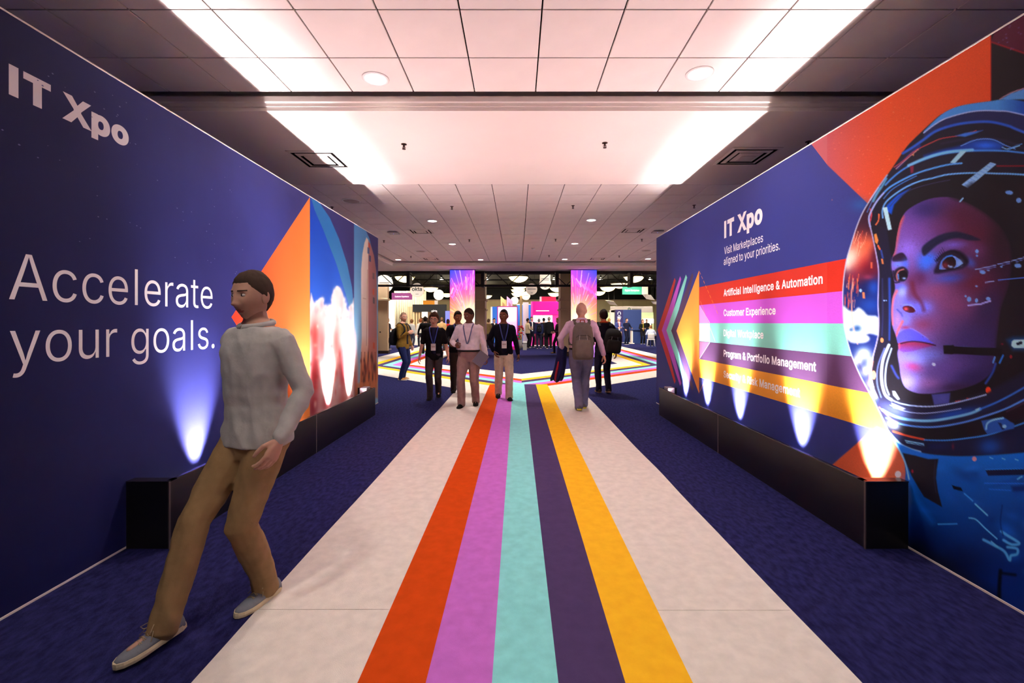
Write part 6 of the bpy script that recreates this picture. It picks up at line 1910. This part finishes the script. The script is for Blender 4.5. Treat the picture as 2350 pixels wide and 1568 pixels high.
banner(1428, 1487, 657, 676, 28, (54, 164, 142), 'teal hanging banner reading Digital Workplace, at the right', [('Digital Workplace', .10, .66, .38, .22)], (.52,))

# ------------------------------------------------------------------ booths, left side
def part_box(root, name, px0, px1, py0, py1, Y, depth, m, bev=.004):
    a = at(px0, py0, Y); b = at(px1, py1, Y); L = root.location
    return MB().box(a.x-L.x, b.x-L.x, Y-L.y, Y+depth-L.y, max(0, b.z)-L.z, a.z-L.z, bev).build(name, m, root)
def thing_at(name, px, Y, label, cat, group=None):
    r = empty(name, ((px-VX)*Y/F, Y, 0)); tag(r, label, cat, group); return r
M_lit = mat('backlit_white', (255, 250, 235), .5, emit=(255, 244, 214), estr=2.4)
M_wood = mat('light_wood', (206, 176, 128), .6, var=.12, vscale=5, stretch=(1, 1, .2))
r = thing_at('backlit_wall', 897, 30, 'bright backlit white display wall on the far left of the hall', 'display')
part_box(r, 'light_panel', 889, 905, 689, 796, 30, .1, M_lit); part_box(r, 'base', 887, 907, 793, 810, 29.95, .3, M_black)
r = thing_at('drape_wall', 925, 38, 'tall cream pleated drapes behind the purple banner', 'curtain')
for i in range(14):
    q = 905 + i*5.2
    a = at(q, 668, 38); b = at(q+5.2, 778, 38)
    mb = MB().tube([((a.x+b.x)/2-r.location.x, .0, 0.02), ((a.x+b.x)/2-r.location.x, .0, a.z)], (b.x-a.x)*.55, 10); mb.build('pleat', mat('drape_cream', (216, 200, 164), .85), r, smooth=True)
r = thing_at('black_booth', 985, 32, 'black exhibition booth with white lettering on its header', 'booth')
part_box(r, 'header', 947, 1024, 699, 716, 32, .3, M_black)
part_box(r, 'side_wall', 1004, 1024, 716, 792, 32, .3, M_black)
part_box(r, 'back_wall', 950, 1005, 712, 792, 34, .1, mat('booth_brown', (92, 66, 44), .7))
for i in range(5): part_box(r, 'wood_slat', 936+i*6, 939.5+i*6, 704, 792, 32.2, .12, M_wood)
part_box(r, 'light_panel', 968, 981, 716, 729, 33.8, .06, M_lit); part_box(r, 'light_panel', 992, 1001, 718, 728, 33.8, .06, M_lit)
a = at(990, 717, 32)
lettering('lettering', 'okta', (a.x-r.location.x, -.001, a.z), (1, 0, 0), 13*32/F, 4.4*32/F, M_textwhite, r, bold=.02, ref='x')
r = thing_at('reception_counter', 948, 27, 'white reception counter with a small plant, left of the black booth', 'counter')
r.location.y = 29.5
part_box(r, 'body', 938, 972, 763, 830, 29.5, .6, M_disc, .01); part_box(r, 'top', 936, 974, 760, 764, 29.45, .7, M_white)
pl = empty('potted_plant', (at(949, 760, 29.7).x, 29.75, at(949, 760, 29.45).z)); tag(pl, 'small green plant standing on the white reception counter', 'plant')
MB().lathe([(.06, 0), (.085, .11), (.08, .11)], 14).build('pot', M_white, pl, True)
lf = MB()
for i in range(26):
    a = random.uniform(0, 2*PI); e = random.uniform(.05, .2); zz = random.uniform(.12, .3)
    c0 = Vector((0, 0, .1)); c1 = Vector((math.cos(a)*e, math.sin(a)*e, zz)); sdv = Vector((-math.sin(a), math.cos(a), 0))*.03
    mm = lerp(c0, c1, .65)
    lf.add([c0, mm+sdv, c1, mm-sdv], [(0, 1, 2, 3)])
o = lf.build('foliage', mat('leaf_green', (90, 150, 50), .6), pl); o['kind'] = 'stuff'
r = thing_at('video_monitor', 1019, 30, 'small bright video monitor left of the left video screen', 'monitor')
part_box(r, 'screen', 1022, 1034, 714, 752, 30, .05, mat('monitor_blue', (60, 70, 160), .4, emit=(110, 110, 220), estr=1.0)); part_box(r, 'stand', 1026, 1029, 752, 794, 30.02, .05, M_blackmet)

# ------------------------------------------------------------------ booths, centre
M_pinkE = mat('pink_glow', (255, 120, 220), .4, emit=(255, 130, 225), estr=1.6)
r = thing_at('display_totem', 1164, 24.5, 'bright pink display totem behind the young man in the black jacket', 'display')
part_box(r, 'frame', 1141, 1188, 703, 830, 24.5, .2, mat('totem_frame', (190, 30, 130), .4))
Y_ = 24.49
nx, ny = 24, 60
a = at(1143, 705, Y_); b = at(1186, 795, Y_)
X, Z = np.meshgrid(np.linspace(a.x, b.x, nx), np.linspace(b.z, a.z, ny))
q = Paint((VX + X*F/Y_).ravel(), (VY - (Z-CAM_H)*F/Y_).ravel())
t = np.clip((q.y-705)/90, 0, 1)[:, None]
q.c = np.array([255, 226, 250])*(1-t) + np.array([250, 40, 180])*t
q.stroke([(1163, 736), (1180, 736)], 1.6, (255, 255, 255), .9, 1, 0); q.stroke([(1163, 746), (1178, 746)], 1.4, (255, 250, 255), .8, 1, 0); q.stroke([(1165, 755), (1176, 755)], 1.2, (255, 240, 255), .8, 1, 0)
P_ = np.stack([X-r.location.x, np.full_like(X, Y_-r.location.y), Z], -1)
link('screen', grid_mesh('screen', P_, q.linear(), vcol_mat('totem_screen', emit=1.5, rough=.3)), r)
r = thing_at('accent_wall', 1100, 21.5, 'narrow pink lit panel beside the left pillar', 'panel')
part_box(r, 'panel', 1106, 1116, 690, 830, 21.5, .1, mat('pink_panel', (240, 160, 190), .5, emit=(250, 130, 190), estr=.35)); part_box(r, 'cap', 1105, 1117, 687, 691, 21.45, .2, M_pillar)
for i, (p0, p1, c_, lb) in enumerate(((1149, 1162, (226, 176, 120), 'tan slanted letter-like panel above the pink totem'), (1163, 1176, (240, 150, 200), 'pink slanted letter-like panel above the pink totem'))):
    Y_ = 29; a = at(p0, 680, Y_); b = at(p1, 706, Y_)
    r = empty('slanted_panel', ((a.x+b.x)/2, Y_, 0)); tag(r, lb, 'panel')
    w = (b.x-a.x)/2
    o = MB().prism([(-w, 0, 0), (w, 0, 0), (w, 0, a.z-.30), (-w, 0, a.z)], (0, .3, 0)).build('panel', mat('slant_%d' % i, c_, .6), r); fixnormals(o.data)
    o = MB().prism([(-w*.4, -.005, b.z-.1), (w*.45, -.005, b.z-.1), (w*.45, -.005, a.z-.52), (-w*.4, -.005, a.z-.36)], (0, .004, 0)).build('cut_out', mat('slant_in_%d' % i, tuple(int(v*.72) for v in c_), .6), r); fixnormals(o.data)
r = thing_at('wood_post', 1196, 27, 'tall tan wooden post in the centre of the hall', 'post'); part_box(r, 'post', 1193, 1198.5, 679, 830, 27, .15, M_wood); part_box(r, 'foot', 1191, 1200, 795, 800, 26.95, .3, M_wood)
r = thing_at('lilac_column', 1206, 28, 'pale lilac column left of the pink booth', 'column'); part_box(r, 'shaft', 1200, 1213, 694, 830, 28, .35, mat('lilac', (216, 196, 222), .6)); part_box(r, 'foot', 1199, 1214, 791, 796, 27.97, .42, mat('lilac', (216, 196, 222), .6))
r = thing_at('blue_panel', 1135, 33, 'blue exhibition panel left of the pink totem', 'panel'); part_box(r, 'panel', 1127, 1143, 704, 830, 33, .1, mat('blue_panel', (40, 110, 216), .6)); part_box(r, 'white_strip', 1126, 1130, 704, 830, 32.97, .12, M_white)
r = thing_at('blue_panel', 1190, 34, 'blue exhibition panel right of the pink totem', 'panel'); part_box(r, 'panel', 1186, 1222, 700, 830, 34, .1, mat('blue_panel', (40, 110, 216), .6)); part_box(r, 'rail', 1186, 1222, 698, 700, 33.98, .14, M_white)
r = thing_at('flower_arrangement', 1191, 25.5, 'red flowers in a grey planter beside the pink totem', 'flowers')
a = at(1191, 778, 25.5)
MB().lathe([(.14, 0), (.2, a.z*.9), (.18, a.z*.9)], 16).build('planter', mat('planter_grey', (150, 144, 140), .6), r, True)
fl = MB()
for i in range(60):
    an = random.uniform(0, 2*PI); e = random.uniform(.03, .26); zz = random.uniform(a.z*.9, a.z+.75)
    c = Vector((math.cos(an)*e, math.sin(an)*e, zz)); s_ = random.uniform(.03, .06)
    fl.cur = i % 3 == 0 and 1 or 0
    fl.add([c + Vector(v)*s_ for v in ((1, 0, 0), (0, 1, 0), (-1, 0, 0), (0, -1, 0), (0, 0, 1.2), (0, 0, -1))], [(0, 1, 4), (1, 2, 4), (2, 3, 4), (3, 0, 4), (1, 0, 5), (2, 1, 5), (3, 2, 5), (0, 3, 5)])
o = fl.build('blooms', [mat('bloom_red', (220, 40, 50), .6), mat('leaf_green', (90, 150, 50), .6)], r); o['kind'] = 'stuff'
r = thing_at('storage_crate', 1199, 24.2, 'grey crate on the floor beside the red flowers', 'crate'); part_box(r, 'body', 1200, 1209, 786, 830, 24.2, .4, mat('planter_grey', (150, 144, 140), .6)); part_box(r, 'lid', 1199.5, 1209.5, 784, 787, 24.17, .46, M_white)
# pink booth
M_mag = mat('magenta', (232, 0, 128), .5, emit=(236, 0, 130), estr=.35)
M_magd = mat('magenta_dark', (120, 8, 76), .6)
r = thing_at('pink_booth', 1250, 28.9, 'magenta exhibition booth with two white screens, centre right', 'booth')
part_box(r, 'header', 1222, 1283, 692, 723, 28.9, .35, M_mag, .02)
part_box(r, 'print_line', 1230, 1260, 712.5, 714.5, 28.889, .01, M_textwhite, 0)
part_box(r, 'back_wall', 1222, 1270, 723, 830, 29.6, .1, M_magd)
part_box(r, 'side_wall', 1268, 1286, 720, 830, 29.0, .2, mat('magenta_pale', (240, 60, 160), .5, emit=(240, 60, 160), estr=.3))
part_box(r, 'end_wall', 1219, 1224, 692, 830, 28.9, .6, mat('magenta_pale', (240, 60, 160), .5))
for a_, b_ in ((1222, 1245.5), (1246.5, 1271)): part_box(r, 'screen', a_, b_, 724, 740, 29.5, .06, mat('white_screen', (250, 248, 255), .4, emit=(250, 246, 255), estr=1.6))
part_box(r, 'platform', 1217, 1288, 794, 830, 28.7, 1.2, M_disc)
r = thing_at('red_block_sign', 1259, 31, 'crimson block sign standing above the pink booth', 'sign'); part_box(r, 'panel', 1243, 1276, 681, 700, 31, .3, mat('crimson', (206, 16, 72), .6)); part_box(r, 'support', 1246, 1273, 700, 830, 31.1, .1, M_magd); part_box(r, 'side', 1239, 1243, 681, 700, 31, .3, mat('side_pale', (222, 180, 190), .6))
r = thing_at('portal_frame', 1290, 22.5, 'beige upright beside the right pillar', 'panel'); part_box(r, 'upright', 1284, 1291, 688, 830, 22.5, .2, mat('lilac_beige', (206, 176, 176), .6)); part_box(r, 'cap', 1282, 1294, 686, 690, 22.45, .3, M_pillar)

# ------------------------------------------------------------------ booths, right
M_ntw = mat('tower_navy', (44, 62, 116), .6)
r = thing_at('navy_tower', 1442, 33, 'navy exhibition tower with a white headset icon', 'booth')
part_box(r, 'front_face', 1413, 1430, 711, 788, 33, .4, mat('tower_purple', (44, 36, 92), .6))
part_box(r, 'side_face', 1430, 1472, 711, 788, 33.05, .35, M_ntw)
a = at(1421, 719, 32.99); L = r.location
k_ = 33/F
MB().tube([(a.x-L.x+math.cos(t)*3.2*k_, -.012, a.z+math.sin(t)*3.2*k_) for t in [PI*(-.12)+PI*1.24*j/12 for j in range(13)]], .7*k_, 6).build('icon_band', M_textwhite, r)
for sg in (-1, 1): MB().box(a.x-L.x+sg*3*k_-.8*k_, a.x-L.x+sg*3*k_+.8*k_, -.02, -.001, a.z-3*k_, a.z+.2*k_, .003).build('icon_ear', M_textwhite, r)
for i, (p0, p1, yy) in enumerate(((1418.5, 1423.5, 725), (1416.5, 1425.5, 728), (1417.5, 1424.5, 731))): part_box(r, 'print_line', p0, p1, yy-.8, yy+.8, 32.985, .01, M_textwhite, 0)
part_box(r, 'base', 1412, 1474, 786, 790, 32.9, .6, M_disc)
r = thing_at('navy_counter', 1471, 31.5, 'navy counter with a pale edge in front of the tower', 'counter')
part_box(r, 'front_panel', 1452, 1492, 758, 789, 31.5, .3, M_ntw); part_box(r, 'edge_post', 1449.5, 1452.5, 756, 789, 31.45, .4, M_disc); part_box(r, 'top', 1449, 1493, 755.5, 758.5, 31.4, .55, M_ntw); part_box(r, 'foot', 1446, 1456, 787.5, 789.5, 31.3, .6, M_disc)
r = thing_at('grey_booth', 1450, 37, 'pale grey exhibition booth with a green ring logo, right', 'booth')
part_box(r, 'header', 1402, 1498, 703, 717, 37, .3, mat('booth_grey', (196, 184, 172), .6))
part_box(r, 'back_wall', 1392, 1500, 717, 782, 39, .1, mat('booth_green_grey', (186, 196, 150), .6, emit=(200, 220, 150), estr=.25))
part_box(r, 'side_wall', 1400, 1412, 712, 782, 37, .3, M_disc)
part_box(r, 'light_panel', 1476, 1494, 732, 752, 38.8, .06, M_lit)
a = at(1444, 709.5, 36.99); L = r.location; k_ = 37/F
MB().tube([(a.x-L.x+math.cos(t)*2.6*k_, -.012, a.z+math.sin(t)*2.6*k_) for t in [2*PI*j/16 for j in range(17)]], .8*k_, 6).build('logo_ring', mat('logo_green', (40, 90, 70), .5), r)
part_box(r, 'print_line', 1450, 1472, 708.5, 710.5, 36.985, .01, mat('ink_grey2', (110, 104, 100), .6), 0)
for i, (p0, y0, p1, y1, lb, Y_) in enumerate(((1390, 690, 1415, 702, 'tilted grey roof panel left of the navy tower', 35), (1474, 676, 1500, 690, 'tilted grey roof panel below the teal banner', 30), (1494, 692, 1508, 700, 'tilted grey roof panel at the edge of the right graphic wall', 30))):
    a = at(p0, y0, Y_); b = at(p1, y1, Y_)
    r = empty('roof_panel', ((a.x+b.x)/2, Y_, (a.z+b.z)/2)); tag(r, lb, 'roof panel', 'tilted grey booth roof panels')
    w, hh = (b.x-a.x)/2, (a.z-b.z)/2
    o = MB().prism([(-w, 0, hh), (w*.35, -.3, hh*.6), (w, -.3, -hh), (-w*.3, 0, -hh*.5)], (0, .06, .03)).build('panel', mat('roof_grey', (170, 160, 150), .6), r); fixnormals(o.data)
    for sg in (-.5, .5): MB().tube([(sg*w, -.1, 0), (sg*w, -.1, HZ-(a.z+b.z)/2)], .006, 5).build('wire', M_blackmet, r)
for i, (p0, p1, yy, lb) in enumerate(((1396, 1403, 745, 'desktop monitor on the counter behind the black backpack'), (1492, 1500, 742, 'desktop monitor beside the seated visitor'))):
    r = thing_at('desk_monitor', (p0+p1)/2, 33.5, lb, 'monitor')
    part_box(r, 'screen', p0, p1, yy-10, yy, 33.5, .05, mat('white_screen', (250, 248, 255), .4)); part_box(r, 'stand', (p0+p1)/2-.8, (p0+p1)/2+.8, yy, yy+80, 33.55, .05, M_blackmet)
o = None
